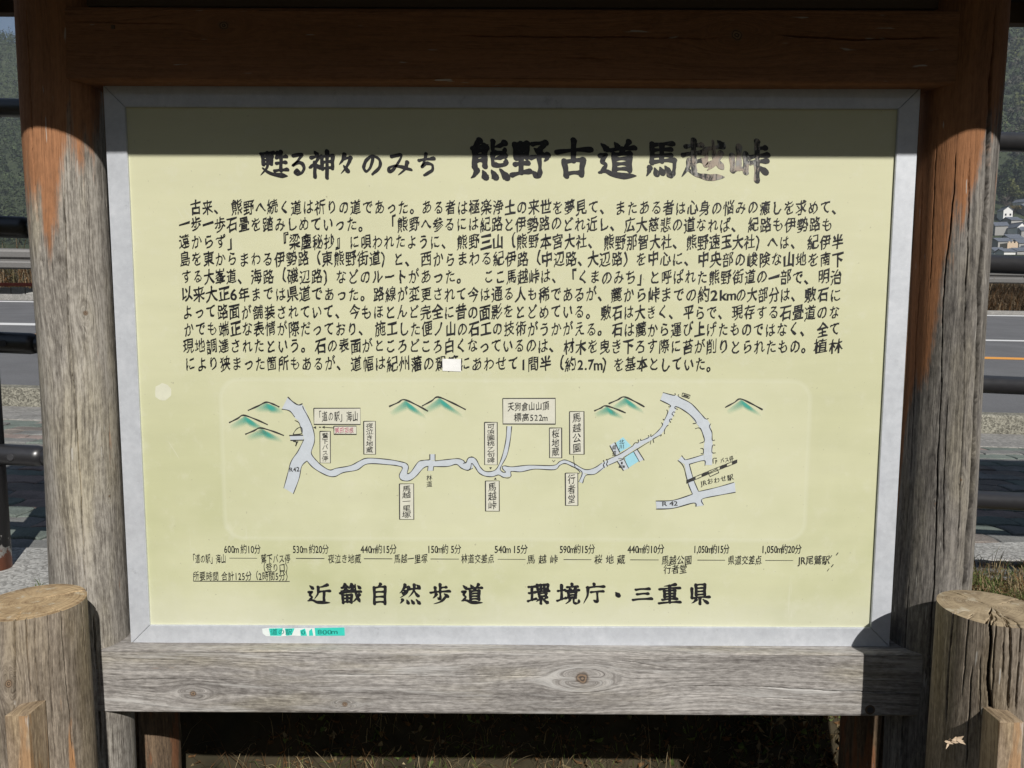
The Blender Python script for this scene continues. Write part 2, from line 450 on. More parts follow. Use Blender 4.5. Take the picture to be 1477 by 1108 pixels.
def m_railpost():
    t = NT('dark_pipe_paint_rusting_at_foot'); p = t.pos(); z = t.sep(p)[2]
    f = t.noise(p, 38., 5, .7)
    h = t.math('MULTIPLY_ADD', t.math('SUBTRACT', f, .5), .16, z)
    c = t.mix(t.smooth(h, .645, .655), (.24, .085, .045), (.46, .45, .43))
    c = t.mix(t.smooth(h, .665, .672), c, (.018, .018, .02))
    t.set(color=c, rough=.5); return t.m
M_railpost = m_railpost()
M_guard = plain('grey_guardrail_paint', (.17, .165, .16), .5, .2, var=.08)
M_bolt = plain('dull_bolt', (.05, .05, .055), .6, .2)
def m_alu():
    t = NT('weathered_aluminium'); p = t.pos(); x, y, z = t.sep(p)
    a = t.noise(t.comb(t.math('MULTIPLY', x, 8.), 0., t.math('MULTIPLY', z, 8.)), 2., 5, .7)
    b = t.noise(p, 95., 4, .75)
    f = t.math('ADD', t.math('MULTIPLY', a, .55), t.math('MULTIPLY', b, .45))
    c = t.ramp(f, [(.32, (.49, .51, .55)), (.5, (.565, .59, .63)), (.68, (.65, .67, .71))])
    sp = t.noise(p, 420., 2, .5); c = t.mix(t.smooth(sp, .70, .74), c, (.75, .76, .78))
    s2 = t.noise(p, 30., 5, .8); c = t.mix(t.math('MULTIPLY', t.smooth(s2, .62, .72), .35), c, (.30, .31, .33))
    t.set(color=c, rough=t.math('MULTIPLY_ADD', f, .35, .38), metal=.25, spec=.5); t.bump(b, .15, .0006); return t.m
M_alu = m_alu()
def m_board():
    t = NT('cream_green_sign_paint'); p = t.pos(); x, y, z = t.sep(p)
    a = t.noise(p, 3.2, 4, .6); b = t.noise(p, 26., 5, .75)
    hh = t.smooth(z, EYE - .60, EYE + .15)
    low = t.mix(t.smooth(a, .35, .65), (.50, .515, .30), (.60, .605, .395))
    hi = t.mix(a, (.605, .605, .40), (.64, .635, .44))
    c = t.mix(hh, low, hi)
    c = t.mix(t.math('MULTIPLY', t.smooth(b, .52, .7), .30), c, (.66, .66, .52))
    # chalky bloom that has crept up from the lower edge
    e = t.math('MULTIPLY_ADD', t.math('SUBTRACT', t.noise(p, 11., 5, .7), .5), .09, z)
    c = t.mix(t.math('MULTIPLY', t.math('SUBTRACT', 1., t.smooth(e, EYE - .585, EYE - .50)), .42), c, (.66, .66, .56))
    sw = t.noise(t.comb(t.math('MULTIPLY', x, 5.), 0., t.math('MULTIPLY', z, 26.)), 1., 4, .6)
    c = t.mix(1., c, t.ramp(sw, [(.3, .965), (.7, 1.025)]), 'MULTIPLY')
    A_, B_ = at_y(317, 547, 1.35), at_y(1160, 780, 1.35); rr_ = .035
    qx = t.math('MAXIMUM', t.math('SUBTRACT', t.math('ABSOLUTE', t.math('SUBTRACT', x, (A_.x + B_.x) / 2)), (B_.x - A_.x) / 2 - rr_), 0.)
    qz = t.math('MAXIMUM', t.math('SUBTRACT', t.math('ABSOLUTE', t.math('SUBTRACT', z, (A_.z + B_.z) / 2)), (A_.z - B_.z) / 2 - rr_), 0.)
    sd = t.math('SUBTRACT', t.math('SQRT', t.math('ADD', t.math('MULTIPLY', qx, qx), t.math('MULTIPLY', qz, qz))), rr_)
    sd = t.math('MULTIPLY_ADD', t.math('SUBTRACT', b, .5), .004, sd)
    c = t.mix(t.math('MULTIPLY', t.math('SUBTRACT', 1., t.smooth(sd, -.003, .002)), t.math('MULTIPLY_ADD', a, .3, .10)), c, (.70, .70, .52))
    rim = t.math('SUBTRACT', 1., t.smooth(t.math('ABSOLUTE', sd), .001, .006)); c = t.mix(t.math('MULTIPLY', rim, .22), c, (.70, .71, .57))
    spk = t.noise(p, 170., 2, .5); c = t.mix(t.math('MULTIPLY', t.smooth(spk, .74, .78), .5), c, (.30, .28, .20))
    scr = t.noise(t.comb(t.math('MULTIPLY', t.math('ADD', x, t.math('MULTIPLY', z, .6)), 160.), 0., t.math('MULTIPLY', t.math('SUBTRACT', z, t.math('MULTIPLY', x, .6)), 9.)), 1., 2, .5)
    c = t.mix(t.math('MULTIPLY', t.smooth(scr, .74, .77), .35), c, (.72, .72, .62))
    dr = t.noise(t.comb(t.math('MULTIPLY', x, 75.), 0., t.math('MULTIPLY', z, 6.)), 1., 3, .6)
    c = t.mix(t.math('MULTIPLY', t.smooth(dr, .66, .76), .25), c, (.70, .70, .60))
    t.set(color=c, rough=t.math('MULTIPLY_ADD', b, .2, .34), spec=.28); t.bump(t.math('ADD', b, t.math('MULTIPLY', a, 3.)), .05, .001); return t.m
M_board = m_board()
def m_ink(name, c, rough=.5):
    t = NT(name); f = t.noise(t.pos(), 220., 3, .6)
    t.set(color=t.mix(t.smooth(f, .45, .8), c, tuple(x * 2 + .012 for x in c)), rough=rough, spec=.4); return t.m
M_ink = m_ink('black_sign_ink', (.012, .012, .014))
M_line = m_ink('grey_black_line_ink', (.03, .03, .03), .6)
M_red = m_ink('faded_pink_ink', (.45, .16, .22), .6)
def m_peel():
    t = NT('black_ink_flaking_to_bare_metal'); p = t.pos(); x, y, z = t.sep(p)
    f = t.noise(t.comb(t.math('MULTIPLY', x, 90.), 0., t.math('MULTIPLY', z, 26.)), 1., 5, .75)
    g = t.noise(p, 30., 3, .6)
    xa = t.smooth(x, .20, .36)
    m = t.math('ADD', f, t.math('MULTIPLY', xa, .20)); m = t.math('ADD', m, t.math('MULTIPLY', t.math('SUBTRACT', g, .5), .35))
    m = t.math('SUBTRACT', m, t.math('MULTIPLY', t.smooth(x, .415, .44), .2))
    mm = t.smooth(m, .62, .74)
    col = t.mix(t.smooth(g, .4, .6), (.33, .33, .32), (.40, .33, .27))
    c = t.mix(mm, (.014, .014, .015), col)
    t.set(color=c, rough=t.math('MULTIPLY_ADD', mm, -.1, .42), metal=t.math('MULTIPLY', mm, .35)); return t.m
M_peel = m_peel()
def flat(name, c, rough=.55, alpha=1.):
    t = NT(name); f = t.noise(t.pos(), 60., 4, .7)
    t.set(color=t.mix(1., (*c, 1), t.ramp(f, [(.3, .93), (.7, 1.05)]), 'MULTIPLY'), rough=rough)
    if alpha < 1: t.put(t.b.inputs['Alpha'], t.math('MULTIPLY', t.math('MULTIPLY_ADD', f, .5, .75), alpha, clamp=True))
    return t.m
M_road = flat('pale_blue_map_paint', (.555, .60, .645))
M_river = flat('sky_blue_map_paint', (.34, .64, .74))
M_lab = flat('off_white_map_label', (.665, .655, .55))
M_pan = flat('lighter_repainted_patch', (.74, .73, .52), alpha=.20)
M_patch = flat('white_correction_sticker', (.88, .88, .86), .4)
M_tape = flat('turquoise_tape', (.05, .60, .50), .3)
M_tapeink = m_ink('dark_green_tape_ink', (.012, .20, .17))
M_tapew = flat('torn_white_tape_backing', (.74, .80, .78))
def m_wash():
    t = NT('green_airbrushed_map_paint'); a = t.n('ShaderNodeVertexColor', layer_name='wash').outputs['Color']
    x = t.sep(a)[0]; f = t.noise(t.pos(), 70., 4, .7)
    t.set(color=t.mix(x, (.22, .56, .42), (.04, .36, .29)), rough=.6)
    t.put(t.b.inputs['Alpha'], t.math('MULTIPLY', x, t.math('MULTIPLY_ADD', f, .6, .65), clamp=True)); return t.m
M_wash = m_wash()

# wood: u, v of the knots are read off the photograph
GREY_D, GREY_L, BRN = (.09, .078, .066), (.41, .38, .335), (.37, .175, .085)
XL, XR, YP, RP = -.789, .781, 1.365, .063
kl = [(*post_uv(124, 452, XL, YP, RP), .006), (*post_uv(158, 716, XL, YP, RP), .004)]
M_wl = wood('weathered_cedar_orange_above', GREY_D, GREY_L, BRN, kl, (EYE + .18, EYE + .30, -1.2, -.02), 1.7, .67, lines=1.3)
kr = [(*post_uv(1385, 692, XR, YP, RP), .0035), (*post_uv(1349, 727, XR, YP, RP), .003)]
M_wr = wood('dark_weathered_cedar_orange_above', (.05, .045, .042), (.26, .24, .215), (.33, .15, .068), kr, (EYE + .02, EYE + .12, -4.2, .03), 9.3, .63, lines=.6)
def bk(x, y, a): p = at_y(x, y, 1.315); return (-p.z, p.x, a)
M_wb = wood('silver_weathered_cedar', (.125, .114, .106), (.46, .435, .41), (.42, .22, .11), [bk(840, 978, .017), bk(279, 1001, .009), bk(497, 1016, .007)], None, 4.1, .70, lines=1.6, white=.55)
M_wt = wood('red_brown_sheltered_cedar', (.14, .068, .036), (.31, .15, .078), (.31, .145, .07), [bk(1062, 50, .016), bk(322, 37, .012)], (-9, -8), 6.6, .6, lines=1.2)
M_ws1 = wood('grey_brown_bollard_bark_side', (.085, .066, .048), (.35, .295, .235), (.46, .25, .12), [(*post_uv(13, 986, BX1, BY, BR), .009)], None, 12.4, .64, lines=1.)
M_ws2 = wood('grey_brown_checked_bollard_side', (.085, .066, .048), (.34, .285, .225), (.40, .22, .11), [], None, 17.9, .66, lines=1.)
M_wr2 = wood('dark_brown_post_wood', (.05, .035, .025), (.20, .14, .09), (.26, .12, .06), [], None, 21.9, .55)  # darker, browner wood than the front posts
M_blk = wood('split_pale_batten', (.14, .10, .065), (.44, .34, .24), (.42, .26, .14), [], None, 25.2, .5, lines=1.4)
M_eg1 = end_grain('sawn_top_rings', (.17, .11, .06), (.50, .37, .22), BX1 + .004, BY + .0)
M_eg2 = end_grain('sawn_top_rings_grey', (.15, .11, .07), (.44, .35, .23), BX2 - .01, BY + .01, 5.)
M_roof = plain('dark_roof_sheet', (.045, .04, .036), .8, var=.2)

# ================================================================== setting: terrain, road, pavement
def smooth01(x, a, b):
    t = np.clip((x - a) / (b - a), 0, 1); return t * t * (3 - 2 * t)
def terrain(X, Y):
    X = np.asarray(X, float); Y = np.asarray(Y, float)
    Yb = Y + .17 * (1 - smooth01(X, -1.0, -.72))
    z = np.interp(Yb, [1.0, 1.55, 1.72, 1.83, 1.90, 1.95], [0, .0, .03, .12, .40, .56]) + (walk_z(0) - .565 + .016) * smooth01(Yb, 1.8, 1.96)
    z = z - .025 * np.clip(X, -60, 60) * smooth01(Y, 1.5, 1.95)
    z = z - .16 * smooth01(Y, 5.0, 5.15)
    z = z + .05 * (np.clip(Y, 5.1, 19) - 5.1) - .02
    z = z + .03 * (np.clip(Y, 19, 60) - 19)
    far = smooth01(Y, 60, 420) * 26.5 + smooth01(Y, 400, 980) * (315 + 25 * np.tanh(X / 300)) + smooth01(Y, 20, 200) * 1.0
    ridge = 1 + .12 * np.sin(X * .006 + 1.3) + .07 * np.sin(X * .017 + .4) + .04 * np.sin(X * .041)
    z = z + far * np.where(Y > 470, ridge * .5 + .5 * 1.0, 1.0)
    z = z + smooth01(-Y, 25, 420) * 190 * (1 + .1 * np.sin(X * .011))  # unseen hill behind the camera, added to block low sky and deepen roof shade
    z = z + smooth01(Y, 430, 520) * (3.5 * np.sin(X * .05 + Y * .021) + 5 * np.sin(X * .023 - Y * .013))
    return z
def sheet(name, xs, ys, mat, f, kind=None):
    Xg, Yg = np.meshgrid(xs, ys); Zg = f(Xg, Yg)
    V = np.stack([Xg, Yg, Zg], -1).reshape(-1, 3); nx, ny = len(xs), len(ys)
    i = np.arange(nx * ny).reshape(ny, nx)
    F = np.stack([i[:-1, :-1], i[:-1, 1:], i[1:, 1:], i[1:, :-1]], -1).reshape(-1, 4)
    o = np_mesh(name, V, F, mat, None, smooth=True); tag(o, kind=kind or 'structure'); return o
def m_hill():
    t = NT('forest_floor_green'); p = t.pos(); f = t.noise(p, .12, 6, .7); g = t.noise(p, .9, 4, .7)
    y = t.sep(p)[1]
    c = t.ramp(t.math('ADD', t.math('MULTIPLY', f, .5), t.math('MULTIPLY', g, .5)), [(.35, (.025, .035, .02)), (.65, (.07, .085, .045))])
    near = t.ramp(t.noise(p, 6., 5, .7), [(.3, (.03, .027, .017)), (.7, (.065, .052, .032))])
    c = t.mix(t.math('MAXIMUM', t.smooth(y, 60., 300.), t.smooth(t.math('MULTIPLY', y, -1.), 20., 60.)), near, c)
    t.set(color=c, rough=.95, spec=.1); t.bump(g, 1., .5); return t.m
M_hill = m_hill()
ysn = np.unique(np.concatenate([np.linspace(-700, -10, 50), np.linspace(-8, 1, 8), np.linspace(1, 2.1, 45), np.linspace(2.1, 5.3, 14), np.linspace(5.4, 60, 40), np.linspace(62, 1300, 160)]))
xsn = np.unique(np.concatenate([np.linspace(-1500, -60, 90), np.linspace(-58, -6, 30), np.linspace(-6, 6, 70), np.linspace(6, 58, 30), np.linspace(60, 1500, 90)]))
ground = sheet('ground', xsn, ysn, M_hill, terrain)

KY0, KY1, KY2 = 4.30, 4.84, 5.02          # back edge of pavers, kerb face, road edge
# road sheet following its banked plane
def road_sheet():
    xs = np.linspace(-60, 60, 61); V = []
    for x in xs:
        yf = max(12., 21.6 + .265 * x + .45)
        for k in range(13):
            Y = 5.0 + (yf - 5.0) * k / 12; V.append((x, Y, road_z(x, Y)))
    F = [(i * 13 + k, (i + 1) * 13 + k, (i + 1) * 13 + k + 1, i * 13 + k + 1) for i in range(60) for k in range(12)]
    o = np_mesh('road', V, F, M_asph, None, smooth=True); tag(o, kind='structure')
road_sheet()
def road_strip(name, p0, p1, wid, mat, wid2=None):
    a = Vector(p0); b = Vector(p1); d = (b - a) / (b.x - a.x)
    xs = np.linspace(-40, 40, 60); V = []; wid2 = wid2 or wid
    for x in xs:
        q = a + d * (x - a.x); k = (x - a.x) / (b.x - a.x); ww = wid + (wid2 - wid) * k
        for s in (-.5, .5):
            Y = q.y + s * max(.04, ww); V.append((x, Y, road_z(x, Y) + .004))
    F = [(2 * i, 2 * i + 2, 2 * i + 3, 2 * i + 1) for i in range(len(xs) - 1)]
    o = np_mesh(name, V, F, mat, None); tag(o, kind='structure'); return o
road_strip('edge_line', at_road(0, 435), at_road(1477, 456), .42, M_white, .6)
road_strip('lane_line', at_road(0, 467.5), at_road(1477, 492), .42, M_white, .30)
road_strip('centre_line', at_road(0, 482), at_road(1477, 518), .24, M_orange, .30)

def strip3(name, y0, y1, z0, z1, mat, bev=.008, dx=1.0, gap=.004, x0=-9, x1=9, parent=None, jit=0):
    """blocks laid end to end along the kerb"""
    out = []; x = x0
    while x < x1:
        bm = bmesh.new(); xe = x + dx - gap
        bm_box(bm, x, xe, y0, y1, z0, z1, bev)
        for v in bm.verts: v.co.z += -.025 * v.co.x + (jit * math.sin(v.co.x * 37 + v.co.y * 91) if v.co.z > (z0 + z1) / 2 else 0)
        o = bm_obj(name, bm, mat, parent); out.append(o); x += dx
    return out
kerb_root = box('kerb_bed', -9, 9, 4.80, 5.0, EYE - 1.35, EYE - 1.05, M_joint, None); tag(kerb_root, kind='structure')
zk = EYE - .735
for o in strip3('kerb_block', 4.84, 5.0, zk - .2, zk + .125, M_kerb, .012, .6, .008, -6, 6, kerb_root, .004): pass
gut = box('concrete_edging_bed', -9, 9, 4.32, 4.83, EYE - 1.3, EYE - 1.1, M_joint, None); tag(gut, kind='structure')
for o in strip3('edging_slab', 4.34, 4.836, zk - .15, zk + .006, M_gutter, .005, 1.2, .008, -6, 6, gut): pass

# pavement: bed + interlocking blocks, each its own piece where the photo can show it
bed = sheet('pavement', np.linspace(-9, 9, 10), np.linspace(1.98, 4.36, 6), M_joint, lambda X, Y: walk_z(X) - .02 + 0 * Y)
def paver_outline(w, h):
    pts = []
    n = 4
    for i in range(n): pts.append((-w / 2 + w * i / n, -h / 2 + (.011 if i % 2 else -.003)))
    for i in range(2): pts.append((w / 2 + (.008 if i else -.001), -h / 2 + h * i / 2))
    for i in range(n): pts.append((w / 2 - w * i / n, h / 2 + (.011 if i % 2 else -.003)))
    for i in range(2): pts.append((-w / 2 + (.008 if i else -.001), h / 2 - h * i / 2))
    return pts
PW_, PH_ = .212, .106
po = paver_outline(PW_, PH_)
paver_meshes = []
for mi in range(4):
    V = []; n = len(po)
    for (s, z) in ((1., -.05), (1., -.004), (.955, 0.)):
        for (x, y) in po: V.append((x * s, y * (s if s == 1 else .93), z))
    F = [tuple(range(2 * n, 3 * n))]
    for L in (0, 1):
        for i in range(n): F.append((L * n + i, L * n + (i + 1) % n, (L + 1) * n + (i + 1) % n, (L + 1) * n + i))
    me = bpy.data.meshes.new('paver'); me.from_pydata(V, [], F); me.materials.append(M_pavers[mi]); paver_meshes.append(me)
cells = []
row = 0; y = 2.16
while y < 4.30:
    x = -6 + (PW_ / 2 if row % 2 else 0)
    while x < 6:
        cells.append((x, y)); x += PW_ + .006
    y += PH_ + .006; row += 1
def off_view(c):
    k = abs(c[0]) / c[1]
    return abs(k - .665)
cells.sort(key=off_view)
bulk = []
for i, (x, y) in enumerate(cells):
    xn = x + y * .9
    pal = int((math.sin(x * 2.3 + math.floor(y * 3.1) * 1.7) + math.sin(y * 5 + x)) * 1.3 + rnd.random() * 2.4 + 1) % 4
    M = Matrix.Translation((x, y, walk_z(x) + rnd.uniform(-.004, .003))) @ Matrix.Rotation(rnd.gauss(0, .012), 4, 'Z') @ Matrix.Rotation(rnd.gauss(0, .012) + .025, 4, 'Y') @ Matrix.Rotation(rnd.gauss(0, .012), 4, 'X')
    if i < 296:
        o = bpy.data.objects.new('paver', paver_meshes[pal]); COL.objects.link(o); o.parent = bed; o.matrix_local = M
    else: bulk.append((pal, M))
V = []; F = []; MI = []
base = np.array([v.co[:] for v in paver_meshes[0].vertices]); fb = [tuple(p.vertices) for p in paver_meshes[0].polygons]
for (pal, M) in bulk:
    o0 = len(V) * 1
    m4 = np.array(M); q = base @ m4[:3, :3].T + m4[:3, 3]
    V.extend(q.tolist()); F.extend([tuple(i + o0 for i in f) for f in fb]); MI.extend([pal] * len(fb))
np_mesh('outer_pavers', V, F, M_pavers, bed, midx=MI, kind='stuff')

# concrete base of the railing
def conc_base():
    bm = bmesh.new(); xs = np.linspace(-4, 4, 160); vs = []
    for x in xs:
        k = (x + 1.12) / 2.53
        ya = 1.775 + (2.225 - 1.775) * np.clip(k, -.3, 1.2); yb = 2.12 + .05 * np.clip(k, -.3, 1.2)
        yb = max(yb, ya + .17)
        ja = .006 * math.sin(x * 61) + .005 * math.sin(x * 23.)
        z = walk_z(x) + .006
        vs.append([bm.verts.new((x, ya + ja, z - .10)), bm.verts.new((x, ya + ja, z - .012)), bm.verts.new((x, ya + .012 + ja, z)), bm.verts.new((x, yb, z)), bm.verts.new((x, yb, z - .2))])
    for i in range(len(xs) - 1):
        for k in range(4): bm.faces.new((vs[i][k], vs[i + 1][k], vs[i + 1][k + 1], vs[i][k + 1]))
    o = bm_obj('railing_footing', bm, M_conc); tag(o, kind='structure')
conc_base()

# ================================================================== the notice board
SIGN_LABEL = 'roofed wooden notice board with round cedar posts framing a cream Japanese trail sign'
sign = empty('notice_board', (0, YP, 0), SIGN_LABEL, 'notice board')
ZG = -.12
def stations(z0, z1, dense, step=.006):
    return np.unique(np.concatenate([[z0], np.arange(dense[0], dense[1], step), [z1]]))
st_post = stations(ZG, 2.02, (.1, 1.99), .0085)
CL = lambda pts, w, d, **k: post_crack(pts, XL, YP, RP, w, d, **k)
CR = lambda pts, w, d, **k: post_crack(pts, XR, YP, RP, w, d, **k)
ctop = lambda c: dict(c, open=(0, 1))
timber('front_post', circle_prof(RP, 480), st_post,
       [CL([(94, 225), (93, 300), (96, 400), (101, 500), (107, 570), (113, 650), (117, 690), (119, 760), (122, 830), (130, 940)], .0009, .016),
        CL([(36, 0), (46, 180), (49, 230), (57, 330), (64, 400), (72, 470)], .0012, .012),
        CL([(150, 255), (160, 400), (172, 600)], .0006, .006),
        CL([(131, 290), (128, 410), (118, 560), (108, 600)], .0005, .004),
        CL([(134, 880), (140, 960), (146, 1090)], .0016, .016)],
       M_wl, sign, seed=1)
timber('front_post', circle_prof(RP, 480), st_post,
       [CR([(1437, 0), (1430, 120), (1427, 200), (1424, 300), (1414, 400), (1406, 560), (1400, 700), (1393, 800), (1387, 930), (1380, 1100)], .0050, .034),
        CR([(1382, 180), (1376, 280), (1362, 400), (1358, 540), (1353, 650), (1351, 740), (1347, 840), (1343, 930), (1338, 1060)], .0008, .014),
        CR([(1400, 190), (1397, 300), (1392, 420), (1388, 600), (1382, 760), (1379, 850)], .0007, .007),
        CR([(1328, 400), (1322, 480), (1316, 600), (1312, 700)], .0008, .008),
        CR([(1333, 230), (1325, 410)], .0006, .006),
        CR([(1366, 560), (1362, 700), (1360, 830)], .0006, .006),
        CR([(1352, 200), (1345, 330), (1342, 420)], .0005, .005),
        CR([(1310, 830), (1304, 960), (1300, 1100)], .0012, .012)],
       M_wr, sign, seed=2)
for X, sd in ((-.806, 3), (.798, 4)):
    timber('rear_post', circle_prof(.06, 160), stations(ZG, 1.98, (.1, 1.9), .03), [dict(pts=[(-.01, .0), (.004, .6), (0, 1.9)], w=.003, d=.012)], M_wr2, sign, seed=sd)
    o = bpy.data.objects[-1]
for o in [c for c in sign.children if c.name.startswith('rear_post')]:
    X = -.806 if o.name == 'rear_post' else .798
    o.location.x += X; o.location.y += 1.6
for o in [c for c in sign.children if c.name.startswith('front_post')]:
    o.location.x += XL if o.name == 'front_post' else XR
    o.location.y += YP

# beams
def bp(x, y): p = at_y(x, y, 1.315); return (-p.z, p.x)
zt, zb = at_y(737, 940, 1.315).z, at_y(737, 1030.5, 1.315).z
stx = np.unique(np.concatenate([[-.80, -.775], np.arange(-.76, .76, .006), [.775, .80]]))
timber('lower_beam', rect_prof(1.315, 1.395, zb, zt, .004), stx,
       [dict(pts=[bp(158, 983), bp(260, 980), bp(345, 981)], w=.0007, d=.006), dict(pts=[bp(450, 974), bp(640, 973), bp(800, 975)], w=.0006, d=.005),
        dict(pts=[bp(960, 988), bp(1100, 990), bp(1220, 996), bp(1325, 998)], w=.0010, d=.008), dict(pts=[bp(160, 951), bp(300, 955), bp(420, 957)], w=.0004, d=.003),
        dict(pts=[bp(880, 950), bp(960, 962), bp(1080, 966)], w=.0005, d=.003), dict(pts=[bp(900, 1006), bp(1010, 1001), bp(1180, 1010)], w=.0004, d=.003)],
       M_wb, sign, axis='X', wav=.0003, seed=6, bow=([-.8, .8], [0, 0], [.0012, -.0022]))
zt2, zb2 = at_y(737, 11.5, 1.315).z, at_y(737, 119, 1.315).z
timber('upper_beam', rect_prof(1.315, 1.40, zb2, zt2, .006), stx,
       [dict(pts=[bp(102, 32), bp(200, 35), bp(270, 34)], w=.0010, d=.008), dict(pts=[bp(640, 52), bp(840, 53), bp(1020, 55), bp(1060, 50)], w=.0010, d=.008),
        dict(pts=[bp(1110, 50), bp(1230, 56), bp(1375, 54)], w=.0012, d=.01), dict(pts=[bp(240, 57), bp(300, 58)], w=.0005, d=.004), dict(pts=[bp(810, 83), bp(890, 86)], w=.0007, d=.004)],
       M_wt, sign, axis='X', wav=.0004, seed=7, bow=([-.8, .8], [0, 0], [.001, -.001]))
# peg hole and bolt hole
bm = bmesh.new(); p = at_y(163, 39, 1.3145); bm_box(bm, p.x - .003, p.x + .003, 1.3135, 1.3215, p.z - .003, p.z + .003, .0005)
bm_obj('peg', bm, M_wr2, sign)
p = at_y(1255, 1024, 1.3145)
tube('bolt', [(p.x, 1.3130, p.z), (p.x, 1.325, p.z)], .006, M_bolt, sign, 14)
tube('washer', [(p.x, 1.3142, p.z), (p.x, 1.325, p.z)], .009, M_wr2, sign, 18)
# board closing the gap over the upper beam
box('tie_board', -.74, .74, 1.345, 1.375, zt2 + .012, zt2 + .14, M_wr2, sign, .002)
box('wall_plate', -1.02, 1.02, 1.32, 1.41, zt2 + .155, zt2 + .25, M_wr2, sign, .003)

# roof: two slopes over front and back eaves
EZ = at_y(737, 219, 1.35).z + .53 * math.tan(R(SUN_EL)) / math.cos(R(SUN_AZ))
LR = 1.36
def roof_parts(root, X0, parent_mat=M_wr2):
    yf, yb, yr = .82, 1.95, 1.385
    zr = EZ + .30
    for (ya, yb_) in ((yf, yr), (yb, yr)):
        s = 1 if ya < yb_ else -1
        L = math.hypot(yr - ya, zr - EZ); n = 5
        for k in range(n):
            a = k / n; b = (k + 1) / n + .02
            y0 = ya + (yr - ya) * a; y1 = ya + (yr - ya) * b; z0 = EZ + (zr - EZ) * a + .045; z1 = EZ + (zr - EZ) * b + .045
            V = [(X0 - LR, y0, z0), (X0 + LR, y0, z0), (X0 + LR, y1, z1 - .006), (X0 - LR, y1, z1 - .006), (X0 - LR, y0, z0 + .018), (X0 + LR, y0, z0 + .018), (X0 + LR, y1, z1 + .010), (X0 - LR, y1, z1 + .010)]
            F = [(0, 3, 2, 1), (4, 5, 6, 7), (0, 1, 5, 4), (1, 2, 6, 5), (2, 3, 7, 6), (3, 0, 4, 7)]
            np_mesh('roof_plank', V, F, M_roof, root)
        for k in range(5):
            xr = X0 - LR + .08 + k * (2 * LR - .16) / 4
            V = []
            for (yy, zz) in ((ya + s * .022, EZ + .004), (yr, zr - .02)):
                for dx in (-.02, .02):
                    for dz in (0, .06 if yy != yr else .06): V.append((xr + dx, yy, zz + dz - .02))
            F = [(0, 1, 3, 2), (4, 6, 7, 5), (0, 4, 5, 1), (2, 3, 7, 6), (1, 5, 7, 3), (0, 2, 6, 4)]
            np_mesh('rafter', V, F, M_wr2, root)
    box('fascia', X0 - LR, X0 + LR, yf - .012, yf + .018, EZ, EZ + .075, M_wr2, root, .002)
    o = box('fascia', X0 - LR, X0 + LR, yb - .018, yb + .012, 0, .09, M_wr2, root, .002)
    zl = at_y(10, 20, 1.94).z; zrr = at_y(1465, 35, 1.94).z
    for v in o.data.vertices: v.co.z += zl + (zrr - zl) * (v.co.x - X0 + 1.25) / 2.5
    tube('ridge_cap', [(X0 - LR - .02, yr, zr + .06), (X0 + LR + .02, yr, zr + .06)], .03, M_roof, root, 10)
roof_parts(sign, 0)

# aluminium frame with mitred corners
FY = 1.345
xl, xr_, ztp, zbt, fw = -.7073, .6996, EYE + .3774, EYE - .6250, .036
def rail(p, q, i2, i1):
    """outer edge p->q, inner edge i1 (near p) -> i2 (near q), in (x,z)"""
    P = [Vector((a[0], 0, a[1])) for a in (p, q, i2, i1)]
    d = (P[1] - P[0]).normalized() * .0005
    P[0] += d; P[3] += d; P[1] -= d; P[2] -= d
    bm = bmesh.new()
    f = [bm.verts.new((v.x, FY, v.z)) for v in P]; b = [bm.verts.new((v.x, FY + .03, v.z)) for v in P]
    bm.faces.new(f); bm.faces.new(b[::-1])
    for k in range(4): bm.faces.new((f[k], b[k], b[(k + 1) % 4], f[(k + 1) % 4]))
    bmesh.ops.recalc_face_normals(bm, faces=bm.faces)
    bmesh.ops.bevel(bm, geom=[e for e in bm.edges if all(abs(v.co.y - FY) < 1e-5 for v in e.verts)], offset=.0009, segments=2, affect='EDGES')
    return bm_obj('frame_rail', bm, M_alu, sign)
o4 = [(xl, ztp), (xr_, ztp), (xr_, zbt), (xl, zbt)]
i4 = [(xl + fw, ztp - fw), (xr_ - fw, ztp - fw), (xr_ - fw, zbt + fw), (xl + fw, zbt + fw)]
for k in range(4): rail(o4[k], o4[(k + 1) % 4], i4[(k + 1) % 4], i4[k])
panel = box('sign_panel', xl + .01, xr_ - .01, 1.3502, 1.366, zbt + .01, ztp - .01, M_board, sign, .001)

